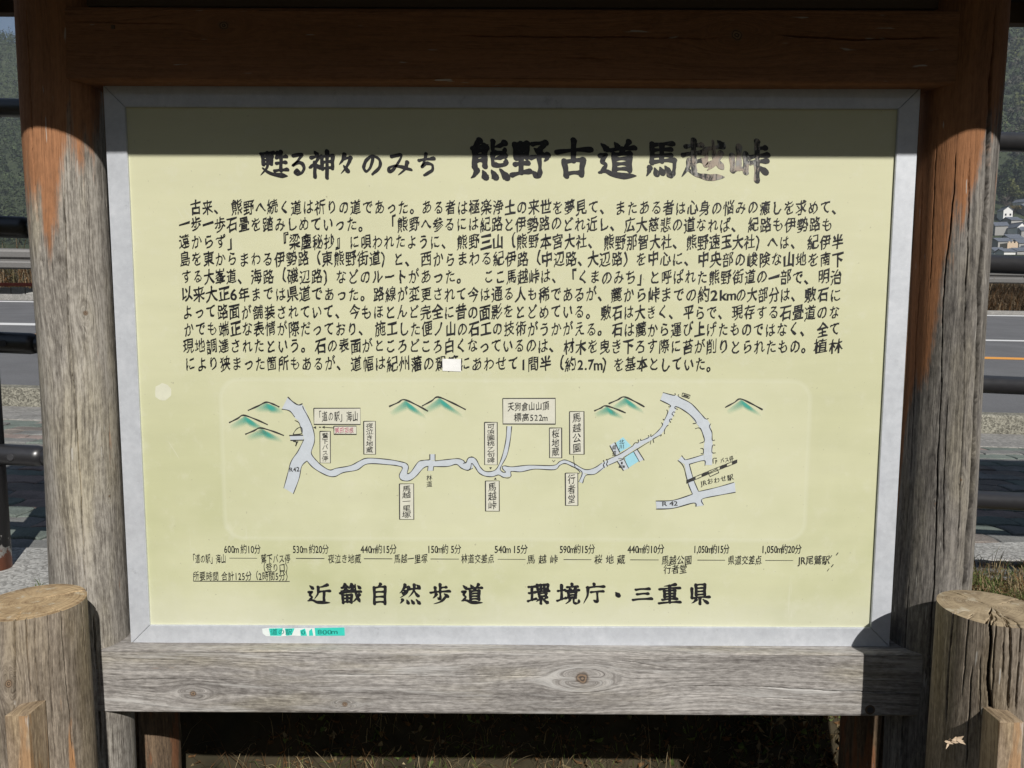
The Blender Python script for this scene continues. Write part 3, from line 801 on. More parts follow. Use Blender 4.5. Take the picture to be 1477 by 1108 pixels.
# ------------------------------------------------------------------ writing
_gl = {}
def glyph(ch, off=0.):
    k = (ch, off)
    if k not in _gl:
        c = bpy.data.curves.new('g', 'FONT'); c.body = ch; c.resolution_u = 3; c.fill_mode = 'FRONT'; c.bevel_depth = off; c.bevel_resolution = 0
        o = bpy.data.objects.new('g', c); COL.objects.link(o)
        me = bpy.data.meshes.new_from_object(o)
        bm = bmesh.new(); bm.from_mesh(me)
        bmesh.ops.triangulate(bm, faces=bm.faces)
        bm.verts.index_update()
        V = np.array([v.co[:3] for v in bm.verts]).reshape(-1, 3); F = [tuple(v.index for v in f.verts) for f in bm.faces]
        bm.free(); bpy.data.meshes.remove(me); bpy.data.objects.remove(o); bpy.data.curves.remove(c)
        if len(V) and .012 < off < .05:
            inn = V[V[:, 2] > off * .5]; o_ = V[:, 2] <= off * .5
            if len(inn):
                rs_ = np.random.RandomState(ord(ch[0]) % 9973)
                m = rs_.uniform(0, .45, len(inn)); cx_ = float(np.interp(len(inn), [25, 55, 90, 130], [1.25, 1.0, .72, .42]))
                for i in np.where(o_)[0]:
                    dd = V[i, :2] - inn[:, :2]; j = int(np.argmin((dd ** 2).sum(1))); dv = dd[j]; L = np.hypot(*dv) + 1e-9
                    kk = .42 + .42 * dv[0] / L + .16 * dv[1] / L + .35 * abs(dv[0]) / L + m[j]
                    V[i, :2] = inn[j, :2] + dv * max(.0, kk) * cx_
        _gl[k] = (V, F)
    return _gl[k]
HALF = set('0123456789,. mkJRabcdefgh|kI()')
def adv(ch):
    if ch in '.,': return .3
    if ch == ' ': return .35
    if ch in HALF: return .56
    if ch in '、。': return .8
    return 1.
LAY = [0]
def layer():
    LAY[0] += 1; return 1.3500 - .00012 - LAY[0] * 0
def brush(V, ch, amt=1.):
    """a hand-held brush never repeats: lean the strokes, swell and thin them"""
    x, y = V[:, 0] - .5, V[:, 1] - .37
    s = ord(ch[0]) % 97 + rnd.random() * 6
    x2 = x + amt * (.020 * np.sin(9 * y + s) + .014 * np.sin(23 * y + 17 * x + s * 2) + .008 * np.sin(47 * x + 31 * y + s))
    y2 = y + amt * (.022 * np.sin(8 * x + s * 1.3) + .015 * np.sin(21 * x + 13 * y + s) + .008 * np.sin(51 * y + 29 * x + s * 3)) + .15 * amt * x
    return np.stack([x2, y2, V[:, 2]], 1)
def pb(x, y): p = at_y(x, y, 1.35); return np.array([p.x, p.z])
class Ink:
    def __init__(s): s.V = []; s.F = []
    def add(s, P, F, y):
        b = len(s.V); s.V.extend([(float(p[0]), y - (float(p[2]) if len(p) > 2 else 0.), float(p[1])) for p in P]); s.F.extend([tuple(i + b for i in f) for f in F])
    def make(s, name, mat, parent=panel, label=None):
        o = np_mesh(name, s.V, s.F, mat, parent)
        if label: o['label'] = label
        return o
YI = 1.3500
def text_seg(ink, txt, x0, y0, x1, y1, h, off=.006, amt=1., y=YI - .0000, wf=.96, jit=1.):
    tot = sum(adv(c) for c in txt); cur = 0.
    A, B = pb(x0, y0), pb(x1, y1)
    hv = (pb((x0 + x1) / 2, (y0 + y1) / 2 - h / 2) - pb((x0 + x1) / 2, (y0 + y1) / 2 + h / 2))[1]
    d = (B - A); L = np.hypot(*d); d = d / L; nrm = np.array([-d[1], d[0]])
    unit = L / tot
    for ch in txt:
        a = adv(ch)
        if ch not in ' 　':
            V, F = glyph(ch, off)
            if len(V):
                W = brush(V, ch, amt * (1 if a > .9 else .35))
                sx = unit * wf; sy = hv / .92
                if a < .9 and ch not in '、。': W = W.copy(); W[:, 0] -= (W[:, 0].min() + W[:, 0].max()) / 2
                k = 1 + jit * rnd.gauss(0, .025); kana = .95 if '\u3040' <= ch <= '\u30ff' else 1.
                off_x = 0. if ch not in '、。' else 0.1
                c = A + d * unit * (cur + a / 2 + off_x) + nrm * (rnd.gauss(0, .02) * hv * jit)
                P = c + np.outer(W[:, 0] * sx * k * kana, d) + np.outer(W[:, 1] * sy * k * kana, nrm)
                P = np.concatenate([P, W[:, 2:3] * .004], 1)
                ink.add(P, F, y)
        cur += a
def text_v(ink, txt, xc, y0, y1, wpx, off=.006, amt=.9, y=YI, mat=None):
    n = len(txt); hpx = (y1 - y0) / n
    for i, ch in enumerate(txt):
        yc = y0 + hpx * (i + .5)
        text_seg(ink, ch, xc - wpx / 2, yc, xc + wpx / 2, yc, hpx * .92, off, amt, y, 1.)

YT = 1.35 - .0004        # ink film on the panel
# the panel's front face stands at 1.3502
LINES = [
 (299, [('古来、', 274, 321), ('熊野へ続く道は祈りの道であった。', 333, 604), ('ある者は極楽浄土の来世を夢見て、', 607, 878), ('またある者は心身の悩みの癒しを求めて、', 886, 1213)]),
 (323.5, [('一歩一歩石畳を踏みしめていった。', 257, 530), ('「', 556, 571), ('熊野へ参るには紀路と伊勢路のどれ近し、', 572, 893), ('広大慈悲の道なれば、', 900, 1068), ('紀路も伊勢路も', 1078, 1202)]),
 (348.5, [('遠からず」', 257, 345), ('『梁塵秘抄』', 400, 500), ('に唄われたように、', 503, 649), ('熊野三山（熊野本宮大社、', 658, 861), ('熊野那智大社、', 870, 983), ('熊野速玉大社）へは、', 989, 1153), ('紀伊半', 1164, 1217)]),
 (373.5, [('島を東からまわる伊勢路（東熊野街道）と、', 258, 597), ('西からまわる紀伊路（中辺路、大辺路）を中心に、', 606, 1000), ('中央部の峻険な山地を南下', 1006, 1217)]),
 (399, [('する大峯道、', 261, 355), ('海路（磯辺路）などのルートがあった。', 361, 672), ('ここ馬越峠は、', 697, 808), ('「くまのみち」と呼ばれた熊野街道の一部で、', 815, 1173), ('明治', 1179, 1215)]),
 (424.5, [('以来大正', 260, 332), ('6', 331, 343), ('年までは県道であった。', 343, 533), ('路線が変更されて今は通る人も稀であるが、', 538, 875), ('麓から峠までの約', 880, 1024), ('2', 1024, 1036), ('km', 1038, 1061), ('の大部分は、', 1061, 1153), ('敷石に', 1160, 1214)]),
 (450, [('よって路面が舗装されていて、', 262, 496), ('今もほとんど完全に昔の面影をとどめている。', 503, 858), ('敷石は大きく、', 866, 977), ('平らで、', 985, 1048), ('現存する石畳道のな', 1055, 1212)]),
 (474.5, [('かでも端正な表情が際だっており、', 264, 530), ('施工した便ノ山の石工の技術がうかがえる。', 540, 875), ('石は麓から運び上げたものではなく、', 882, 1167), ('全て', 1178, 1212)]),
 (499, [('現地調達されたという。', 263, 447), ('石の表面がところどころ白くなっているのは、', 454, 805), ('材木を曳き下ろす際に苔が削りとられたもの。', 812, 1169), ('植林', 1173, 1216)]),
 (524.5, [('により狭まった箇所もあるが、', 266, 498), ('道幅は紀州藩の駕籠にあわせて', 505, 749), ('1', 750, 760), ('間半（約', 760, 832), ('2.7m', 832, 868), ('）', 868, 886), ('を基本としていた。', 884, 1032)]),
]
for yc, segs in LINES:
    for i, (tx, x0, x1) in enumerate(segs):
        ink = Ink()
        dy = (0.8 if x0 > 700 else 0)
        text_seg(ink, tx, x0, yc + dy, x1, yc + dy, 20.8 if tx[0] not in '12' and tx != 'km' else 18.5, .026, 1.15, YT, .95)
        ink.make('lettering', M_ink)
def spl(P, k=5):
    P = [np.array(p, float) for p in P]; Q = []
    for i in range(len(P) - 1):
        p0 = P[max(0, i - 1)]; p1 = P[i]; p2 = P[i + 1]; p3 = P[min(len(P) - 1, i + 2)]
        for j in range(k):
            t = j / k; Q.append(.5 * (2 * p1 + (p2 - p0) * t + (2 * p0 - 5 * p1 + 4 * p2 - p3) * t * t + (3 * p1 - p0 - 3 * p2 + p3) * t ** 3))
    Q.append(P[-1]); return Q
# ---- characters drawn stroke by stroke with a broad brush: h across, v down, l sweep left, r sweep right, d dot, s curve, c corner
BRUSH = {
'熊': 'l 28,3 18,14 11,21;h 11,23 39,18;d 33,9 43,20;v 17,30 16,68;c 17,31 40,27 41,66;h 19,42 39,39;h 19,53 39,51;l 88,9 76,16 62,19;s 60,5 60,27 67,33 85,32 89,24;l 88,39 76,45 62,48;s 60,36 60,57 67,63 88,62 92,52;l 21,75 17,86 7,95;d 36,77 42,92;d 57,76 66,92;d 77,73 93,93',
'野': 'v 12,12 15,46;c 12,12 42,9 40,44;h 14,27 41,25;h 15,43 40,41;v 27,10 27,82;h 12,62 44,58;h 4,89 49,79;c 55,11 88,7 72,27;d 60,22 76,35;h 51,45 94,38;l 93,38 90,48 84,54;s 72,42 74,70 73,88 67,93 58,82',
'古': 'h 5,33 95,26;v 50,3 49,54;v 26,56 31,93;c 26,57 75,52 70,90;h 31,87 70,84',
'道': 'd 43,5 51,17;l 79,3 73,12 66,17;h 32,25 94,19;l 63,22 58,30 53,34;v 42,36 43,77;c 42,37 82,33 81,77;h 44,48 80,46;h 44,61 80,59;h 44,74 80,72;d 9,8 23,22;s 6,39 22,36 12,52 21,64 9,81;r 4,82 22,79 48,89 99,91',
'馬': 'v 22,9 21,58;h 22,12 83,8;h 23,26 77,23;h 23,41 77,38;v 50,12 50,54;h 20,57 88,51;s 88,51 87,72 82,90 76,94 67,84;l 15,71 12,82 5,93;d 29,72 35,87;d 45,70 52,84;d 60,67 69,80',
'越': 'h 11,18 47,14;v 29,3 28,34;h 5,38 51,32;v 29,38 30,76;h 30,55 49,51;l 20,52 15,70 2,90;r 13,70 34,84 60,91 99,91;h 54,25 95,18;s 58,24 57,45 56,64 72,54;r 72,4 77,44 97,73;l 90,34 77,58 59,75;d 83,4 93,15',
'峠': 'v 24,16 24,68;v 7,38 9,74;h 8,73 42,68;v 41,34 42,78;v 70,4 70,40;h 71,22 91,19;h 50,42 97,36;h 52,55 95,50;v 70,53 70,98;d 76,64 91,77',
'近': 'd 11,9 23,21;s 7,41 22,38 12,53 21,65 9,81;r 4,82 22,79 48,89 99,91;l 86,5 68,13 47,17;l 47,16 46,46 31,74;h 47,39 97,34;v 72,38 72,82',
'畿': 'l 25,3 18,12 10,19;h 10,20 26,19;l 35,14 24,28 9,36;h 9,37 38,32;l 56,3 50,11 43,18;h 43,19 57,18;l 66,13 56,26 42,34;h 42,35 66,31;r 72,3 77,50 96,90;l 92,52 76,74 60,89;d 83,9 93,19;h 2,46 98,37;v 14,55 16,92;c 14,56 56,53 54,90;h 16,71 54,69;h 16,88 54,86;v 35,55 35,87',
'自': 'l 55,1 48,10 39,17;v 24,18 25,97;c 24,19 78,14 77,97;h 26,41 76,38;h 26,64 76,62;h 26,89 76,87',
'然': 'l 29,5 20,28 4,46;h 26,19 46,15;l 46,16 34,46 6,68;d 21,28 31,37;d 13,39 24,48;h 48,27 94,22;l 71,5 67,36 44,66;r 70,32 80,50 95,64;d 81,5 92,15;l 18,77 15,86 6,95;d 37,77 43,92;d 57,77 66,92;d 79,75 93,93',
'歩': 'v 50,3 50,37;h 52,20 79,16;v 26,18 27,39;h 4,43 96,36;s 50,42 51,60 50,76 40,68;l 31,50 24,62 14,70;d 69,47 85,60;l 82,56 56,84 18,97',
'環': 'h 5,16 35,13;h 7,45 33,41;v 20,16 20,77;h 2,84 39,72;v 44,6 46,28;c 44,7 92,4 90,27;h 46,26 90,24;v 60,6 60,26;v 75,6 75,26;h 39,39 97,34;v 52,46 54,63;c 52,47 84,44 82,61;h 54,61 82,59;l 63,62 52,76 38,86;v 60,70 60,95;l 86,64 80,70 73,75;r 64,64 78,82 97,95',
'境': 'h 3,35 35,30;v 19,7 19,73;h 0,82 39,68;v 66,1 66,13;h 44,17 91,13;d 53,19 59,29;l 81,18 77,24 73,29;h 38,35 97,30;v 50,42 51,67;c 50,43 84,40 82,67;h 52,55 82,53;h 52,66 82,64;l 59,68 53,84 36,97;s 74,68 74,88 82,94 96,91 97,78',
'庁': 'v 50,1 50,13;h 18,19 95,13;l 22,18 20,56 2,96;h 36,41 91,36;s 64,40 65,70 64,89 50,80',
'・': 'd 44,42 55,55',
'三': 'h 18,21 85,15;h 24,51 79,46;h 4,88 97,80',
'重': 'l 76,3 50,9 23,12;h 4,27 96,20;v 26,34 27,65;c 26,35 74,32 72,63;h 27,49 73,47;h 27,63 72,61;v 50,10 50,90;h 17,77 83,72;h 2,94 98,88',
'県': 'v 34,5 35,56;c 34,6 74,3 73,54;h 36,22 73,20;h 36,38 73,36;h 36,53 73,51;v 16,23 16,69;h 16,69 95,63;v 52,68 52,97;l 35,76 28,85 14,94;d 65,74 85,91',
'甦': 'h 3,13 49,8;v 10,23 12,51;c 10,24 42,21 40,49;h 12,36 41,34;h 12,49 40,47;l 27,10 26,58 2,90;r 10,64 40,84 99,93;l 63,9 59,21 53,31;h 58,27 93,22;v 74,5 74,73;h 58,47 91,43;h 52,74 97,69',
'る': 's 22,15 68,9 48,34 20,56 50,42 77,54 76,78 52,93 33,86 42,75 58,85',
'神': 'd 19,3 29,15;s 7,27 36,22 22,46 2,62;v 22,44 22,96;d 27,50 39,61;v 48,22 50,67;c 48,23 90,19 88,65;h 50,43 88,40;h 50,65 88,62;v 68,3 68,99',
'々': 'l 42,9 30,34 12,52;h 35,28 76,22;l 76,22 58,56 22,90;d 37,55 60,78',
'の': 's 56,20 48,56 28,80 15,62 28,32 56,15 86,32 86,62 54,92',
'み': 's 20,18 56,12 40,52 18,80 9,68 30,57 60,62 94,74;l 78,42 70,70 44,96',
'ち': 'h 12,34 86,26;s 47,6 38,38 26,60 50,46 78,54 76,76 38,96',
}
def brush_char(ink, ch, x0, x1, y0, y1, wt, y=None):
    """wt: stroke width as a share of the box"""
    y = YT if y is None else y
    n_ = 0
    def P(q): return pb(x0 + (x1 - x0) * q[0] / 100, y0 + (y1 - y0) * q[1] / 100)
    sc = abs(pb(x0, y0)[1] - pb(x0, y1)[1]) * wt
    def ribbon(Q, W, cap0=True, cap1=True):
        nonlocal n_
        n_ += 1; yy = y - n_ * 3e-6
        Q = [np.array(q, float) for q in Q]; n = len(Q); L = []
        ph = rnd.random() * 6
        for i in range(n):
            d = Q[min(n - 1, i + 1)] - Q[max(0, i - 1)]; d = d / (np.hypot(*d) + 1e-9); nr = np.array([-d[1], d[0]])
            a = 1 + .10 * math.sin(i * .9 + ph); b = 1 + .10 * math.sin(i * .7 + ph * 2)
            L += [Q[i] + nr * W[i] / 2 * a, Q[i] - nr * W[i] / 2 * b]
        ink.add(L, [(2 * i, 2 * i + 1, 2 * i + 3, 2 * i + 2) for i in range(n - 1)], yy)
        for e, on in ((0, cap0), (n - 1, cap1)):
            if on and W[e] > sc * .2:
                c = Q[e]; r = W[e] / 2; m = 10; an = math.radians(-38)
                C = [c]
                for k in range(m):
                    a = k * 2 * math.pi / m; ux, uy = 1.12 * r * math.cos(a), .86 * r * math.sin(a)
                    C.append(c + np.array([ux * math.cos(an) - uy * math.sin(an), ux * math.sin(an) + uy * math.cos(an)]))
                ink.add(C, [(0, 1 + (k + 1) % m, 1 + k) for k in range(m)], yy - 1e-6)
    def dense(Q, k=6): return spl(Q, k) if len(Q) > 2 else [Q[0] + (Q[1] - Q[0]) * t for t in np.linspace(0, 1, 11)]
    for st in BRUSH[ch].split(';'):
        ty, *c = st.split(' ')
        Q = [P([float(v) for v in q.split(',')]) for q in c]
        if ty in 'hv' or ty == 'c':
            segs = [Q] if ty != 'c' else [[Q[0], Q[1]], [Q[1], Q[2]]]
            for j, sg in enumerate(segs):
                hor = ty == 'h' or (ty == 'c' and j == 0)
                D = [np.array(sg[0]) + (np.array(sg[1]) - np.array(sg[0])) * t for t in np.linspace(0, 1, 12)]
                if hor:
                    Ln = np.hypot(*(D[-1] - D[0]))
                    for i, t in enumerate(np.linspace(0, 1, 12)): D[i] = D[i] + np.array([0, Ln * .022 * math.sin(math.pi * t)])
                    W = [sc * (.86 - .26 * math.sin(math.pi * min(1, t * 1.1)) + .22 * max(0, t - .75) * 4 * .6) for t in np.linspace(0, 1, 12)]
                else: W = [sc * (1.10 - .14 * math.sin(math.pi * t) - .12 * t) for t in np.linspace(0, 1, 12)]
                ribbon(D, W)
        elif ty == 'l':
            D = dense(Q, 8); n = len(D); ribbon(D, [sc * (1.08 * (1 - i / (n - 1)) ** .75 + .06) for i in range(n)], True, False)
        elif ty == 'r':
            D = dense(Q, 8); n = len(D); W = []
            for i in range(n):
                t = i / (n - 1); W.append(sc * (.45 + 1.0 * t ** 1.3 if t < .8 else (.45 + .75) * max(.04, (1 - t) / .2) ** .8))
            ribbon(D, W, True, False)
        elif ty == 'd':
            D = dense(Q); n = len(D); ribbon(D, [sc * (.30 + .95 * (i / (n - 1)) ** .8) for i in range(n)], True, True)
        elif ty == 's':
            D = dense(Q, 8); n = len(D); ribbon(D, [sc * (.92 - .32 * math.sin(math.pi * (i / (n - 1)) * 2.2) ** 2 - .35 * max(0, i / (n - 1) - .85) * 4) for i in range(n)], True, True)

for ch, x0, x1 in (('甦', 375, 416), ('る', 417, 444), ('神', 446, 484), ('々', 486, 512), ('の', 520, 552), ('み', 557, 596), ('ち', 601, 630)):
    ink = Ink(); k = 1 if ch in '甦神' else .86; brush_char(ink, ch, x0, x1, 237 - 20 * k, 237 + 20 * k, .148 / k); ink.make('lettering', M_ink)
for ch, x0, x1, y0, y1 in (('熊', 675, 735, 201, 260), ('野', 736, 794, 202, 259), ('古', 800, 855, 201, 258), ('道', 862, 919, 203, 259)):
    ink = Ink(); brush_char(ink, ch, x0, x1, y0, y1, .155 if ch != '道' else .145); ink.make('lettering', M_ink)
for ch, x0, x1, y0, y1 in (('馬', 930, 979, 203, 258), ('越', 982, 1046, 201, 261), ('峠', 1052, 1109, 202, 262)):
    ink = Ink(); brush_char(ink, ch, x0, x1, y0, y1, .145); ink.make('lettering', M_peel, label='black brush character flaking to bare metal')
for ch, x0, x1 in (('近', 443, 477), ('畿', 490, 521), ('自', 533, 562), ('然', 575, 607), ('歩', 620, 650), ('道', 665, 697), ('環', 761, 793), ('境', 804, 836), ('庁', 841, 873), ('・', 875, 905), ('三', 912, 941), ('重', 950, 982), ('県', 993, 1025)):
    ink = Ink(); brush_char(ink, ch, x0, x1, 842 if ch != '三' else 846, 872 if ch != '三' else 868, .145 if ch not in '三・' else .21); ink.make('lettering', M_ink)
ink = Ink()
YD, YN = 792, 806
for tx, x0, x1 in (('600m 約10分', 323, 376), ('530m 約20分', 422, 474), ('440m約15分', 520, 572), ('150m約 5分', 616, 665), ('540m 15分', 713, 761), ('590m約15分', 807, 858), ('440m約10分', 905, 958), ('1,050m約15分', 1000, 1052), ('1,050m約20分', 1098, 1156)):
    ink = Ink(); text_seg(ink, tx, x0, YD, x1, YD, 13.5, .014, .6, YT, 1.08, .3); ink.make('lettering', M_ink)
for tx, x0, x1, yy in (('「道の駅」海山', 274, 326, YN), ('鷲下バス停', 376, 419, YN), ('夜泣き地蔵', 473, 521, YN), ('馬越一里塚', 568, 617, YN), ('林道交差点', 665, 713, YN), ('馬 越 峠', 760, 805, YN + 1), ('桜 地 蔵', 857, 902, YN + 1), ('馬越公園', 954, 998, YN + 2), ('県道交差点', 1050, 1099, YN + 2), ('JR尾鷲駅', 1149, 1197, YN + 2), ('（登り口）', 374, 421, 819), ('行者堂', 957, 991, 821), ('所要時間 合計125分（2時間5分）', 278, 421, 831)):
    ink = Ink(); text_seg(ink, tx, x0, yy, x1, yy, 13, .013, .8, YT, 1.0, .5); ink.make('lettering', M_ink)
class Each:
    """every stroke an object of its own"""
    def __init__(s, name, mat): s.name, s.mat = name, mat
    def add(s, P, F, y):
        i = Ink(); i.add(P, F, y); i.make(s.name, s.mat)
    def make(s, *a, **k): pass
def stroke(ink, pts, w, y=YT, px=True, sm=True):
    P = [pb(*p) for p in pts] if px else [np.array(p) for p in pts]
    if sm and len(P) > 2:
        Q = []
        for i in range(len(P) - 1):
            p0 = P[max(0, i - 1)]; p1 = P[i]; p2 = P[i + 1]; p3 = P[min(len(P) - 1, i + 2)]
            for k in range(5):
                t = k / 5
                Q.append(.5 * (2 * p1 + (p2 - p0) * t + (2 * p0 - 5 * p1 + 4 * p2 - p3) * t * t + (3 * p1 - p0 - 3 * p2 + p3) * t ** 3))
        Q.append(P[-1]); P = Q
    n = len(P); L = []; ph = rnd.random() * 6
    for i in range(n):
        d = P[min(n - 1, i + 1)] - P[max(0, i - 1)]; d = d / (np.hypot(*d) + 1e-9); nr = np.array([-d[1], d[0]])
        ww = w * .5 * (1 + .25 * math.sin(i * 1.1 + ph)) * .00125
        L += [P[i] + nr * ww, P[i] - nr * ww]
    F = [(2 * i, 2 * i + 2, 2 * i + 3, 2 * i + 1) for i in range(n - 1)]
    ink.add(L, [f[::-1] for f in F], y)
ink = Each('map_line', M_line)
for x0, x1 in ((331, 371), (427, 468), (525, 566), (621, 662), (718, 758), (813, 853), (909, 950), (1006, 1046), (1104, 1144)):
    yy = 805 + (x0 - 331) * .0042
    stroke(ink, [(x0, yy), (x1, yy + .2)], .9, YT, sm=False)
stroke(ink, [(279, 838.2), (418, 838.6)], 1.0, YT, sm=False)
for x, y in ((1197, 805), (1206, 801), (1199, 818), (1193, 824)): stroke(ink, [(x, y), (x + 3, y - 4)], 1.0, YT, sm=False)
ink.make('map_line', M_line)

# ------------------------------------------------------------------ the painted map
def z5(p): return (310 + p[0] / 3.992, 550 + p[1] / 3.992)
def z6(p): return (650 + p[0] / 5.276, 550 + p[1] / 5.276)
def z7(p): return (840 + p[0] / 4.344, 550 + p[1] / 4.344)
def spl(P, k=5):
    P = [np.array(p, float) for p in P]; Q = []
    for i in range(len(P) - 1):
        p0 = P[max(0, i - 1)]; p1 = P[i]; p2 = P[i + 1]; p3 = P[min(len(P) - 1, i + 2)]
        for j in range(k):
            t = j / k; Q.append(.5 * (2 * p1 + (p2 - p0) * t + (2 * p0 - 5 * p1 + 4 * p2 - p3) * t * t + (3 * p1 - p0 - 3 * p2 + p3) * t ** 3))
    Q.append(P[-1]); return Q
flay = [0]
def fill(poly, mat, name='map_road', y=None):
    flay[0] += 1
    yy = y if y is not None else 1.3501 - .00001 * flay[0]
    P = [pb(*p) for p in poly]
    bm = bmesh.new(); vs = [bm.verts.new((p[0], yy, p[1])) for p in P]
    f = bm.faces.new(vs); f.normal_update()
    if f.normal.y > 0: f.normal_flip()
    bmesh.ops.triangulate(bm, faces=[f])
    return bm_obj(name, bm, mat, panel)
# lighter repainted patch behind the map, with rounded corners
rp = []
for cx_, cy_, a0 in ((1132, 575, -90), (1130, 752, 0), (350, 750, 90), (345, 578, 180)):
    for k in range(7):
        a = R(a0 + k * 15); rp.append((cx_ + 28 * math.cos(a), cy_ + 28 * math.sin(a)))
lines = Each('map_line', M_line)
def road_fill(Lp, Rp, zf):
    A = [zf(p) for p in spl(Lp)]; B = [zf(p) for p in spl(Rp)]
    fill([tuple(p) for p in A] + [tuple(p) for p in B[::-1]], M_road)
def ol(P, zf, w=1.0, sm=True): stroke(lines, [zf(p) for p in P], w, YT - .0001, sm=sm)
# trunk road R42 on the left
road_fill([(385, 160), (430, 170), (455, 205), (485, 235), (500, 290), (512, 335), (480, 400), (440, 460), (420, 530), (397, 615)],
          [(420, 90), (470, 130), (508, 140), (545, 220), (570, 290), (573, 350), (555, 410), (530, 458), (500, 490), (485, 560), (452, 648)], z5)
ol([(385, 160), (430, 170), (460, 205)], z5); ol([(460, 225), (485, 240), (500, 290), (503, 300)], z5); ol([(420, 90), (450, 118), (482, 136), (505, 128)], z5, 1.4)
ol([(505, 140), (512, 160), (545, 220), (570, 290), (573, 350), (555, 410), (575, 445)], z5)
ol([(512, 335), (480, 400), (440, 460), (420, 530), (397, 615)], z5); ol([(530, 458), (500, 490), (485, 560), (452, 648)], z5)
fill([z5(p) for p in ((430, 312), (510, 312), (510, 338), (435, 338))], M_road); ol([(428, 312), (508, 310)], z5, 1.3, False); ol([(435, 340), (510, 338)], z5, 1.3, False)
ol([(450, 305), (470, 275), (498, 265), (500, 300), (450, 306)], z5); ol([(450, 345), (470, 350), (465, 372), (478, 345)], z5, 1.6)
# the trail
up1 = [(555, 410), (575, 445), (610, 480), (660, 510), (700, 500), (780, 485), (830, 460), (880, 442), (1000, 450), (1080, 465), (1105, 475), (1115, 495), (1108, 530), (1130, 520), (1170, 465), (1200, 455), (1235, 452), (1268, 458), (1340, 450), (1400, 445), (1430, 455), (1445, 470), (1460, 440), (1490, 437)]
lo1 = [(530, 458), (570, 500), (640, 540), (690, 548), (740, 525), (820, 510), (880, 475), (1000, 480), (1060, 488), (1080, 500), (1062, 540), (1075, 568), (1120, 572), (1160, 545), (1200, 500), (1228, 488), (1260, 490), (1340, 490), (1390, 478), (1420, 500), (1455, 512), (1485, 500)]
def pair_fill(A, B, zf, n=60):
    A = np.array(spl(A)); B = np.array(spl(B))
    def rs(P):
        d = np.r_[0, np.cumsum(np.hypot(*np.diff(P, axis=0).T))]; t = np.linspace(0, d[-1], n)
        return np.stack([np.interp(t, d, P[:, 0]), np.interp(t, d, P[:, 1])], 1)
    A, B = rs(A), rs(B)
    PA = [pb(*zf(p)) for p in A]; PB = [pb(*zf(p)) for p in B]
    flay[0] += 1; yy = 1.3501 - .00001 * flay[0]
    V = [(p[0], yy, p[1]) for p in PA + PB]; F = [(i, n + i, n + i + 1, i + 1) for i in range(n - 1)]
    np_mesh('map_road', V, F, M_road, panel)
pair_fill(up1[:12], lo1[:10], z5); pair_fill(up1[11:17], lo1[9:16], z5); pair_fill(up1[16:], lo1[15:], z5)
ol(up1[1:17], z5); ol(lo1[:16], z5); ol(up1[17:], z5); ol(lo1[16:], z5)
fill([z5(p) for p in ((1238, 420), (1268, 420), (1268, 455), (1238, 455))], M_road); fill([z5(p) for p in ((1228, 490), (1258, 490), (1256, 515), (1226, 515))], M_road)
for P in (((1238, 420), (1238, 452)), ((1268, 420), (1268, 456)), ((1228, 488), (1225, 515)), ((1260, 490), (1257, 515))): ol(P, z5, 1.2, False)
up2 = [(0, 590), (60, 595), (95, 625), (120, 615), (130, 590), (160, 575), (195, 595), (225, 650), (265, 685), (330, 680)]
lo2 = [(0, 635), (50, 635), (100, 672), (130, 680), (152, 660), (160, 625), (185, 650), (215, 695), (260, 720), (320, 725)]
pair_fill(up2, lo2, z6); ol(up2[2:] + [(365, 640), (395, 560), (420, 450), (428, 342)], z6); ol(lo2[3:] + [(365, 712), (400, 730), (440, 735), (460, 720), (458, 690), (475, 685), (540, 688), (640, 668), (790, 672), (830, 640), (870, 625), (920, 645), (1000, 690), (975, 765)], z6)
pair_fill([(330, 680), (365, 640), (395, 560), (420, 450), (428, 342)], [(378, 690), (392, 640), (430, 560), (455, 440), (465, 342)], z6)
ol([(465, 342), (455, 440), (430, 560), (388, 640), (378, 670), (400, 692), (418, 690), (398, 668), (394, 652), (410, 643), (470, 650), (600, 638), (780, 640), (830, 610), (870, 598), (930, 620), (1020, 670), (1090, 660), (1150, 622)], z6)
fill([z6(p) for p in ((318, 681), (378, 672), (400, 692), (460, 690), (456, 725), (400, 730), (365, 712), (318, 724))], M_road)
pair_fill([(396, 650), (410, 643), (470, 650), (600, 638), (780, 640), (830, 610), (870, 598), (930, 620), (1020, 670), (1090, 660), (1190, 598)], [(396, 668), (418, 692), (475, 685), (540, 688), (640, 668), (790, 672), (830, 640), (870, 625), (920, 645), (1000, 695), (1100, 705), (1200, 640)], z6, 80)
ol([(1005, 775), (1030, 715), (1100, 705), (1165, 655)], z6); fill([z6(p) for p in ((1000, 692), (1030, 712), (1003, 775), (975, 765))], M_road)
ol([(1162, 600), (1170, 622), (1162, 635), (1172, 658)], z6, 1.2); ol([(1185, 592), (1194, 612), (1186, 628), (1196, 648)], z6, 1.2)
ol([(935, 565), (940, 620), (950, 660)], z6, .8); ol([(950, 660), (985, 690), (965, 705)], z6, .8)
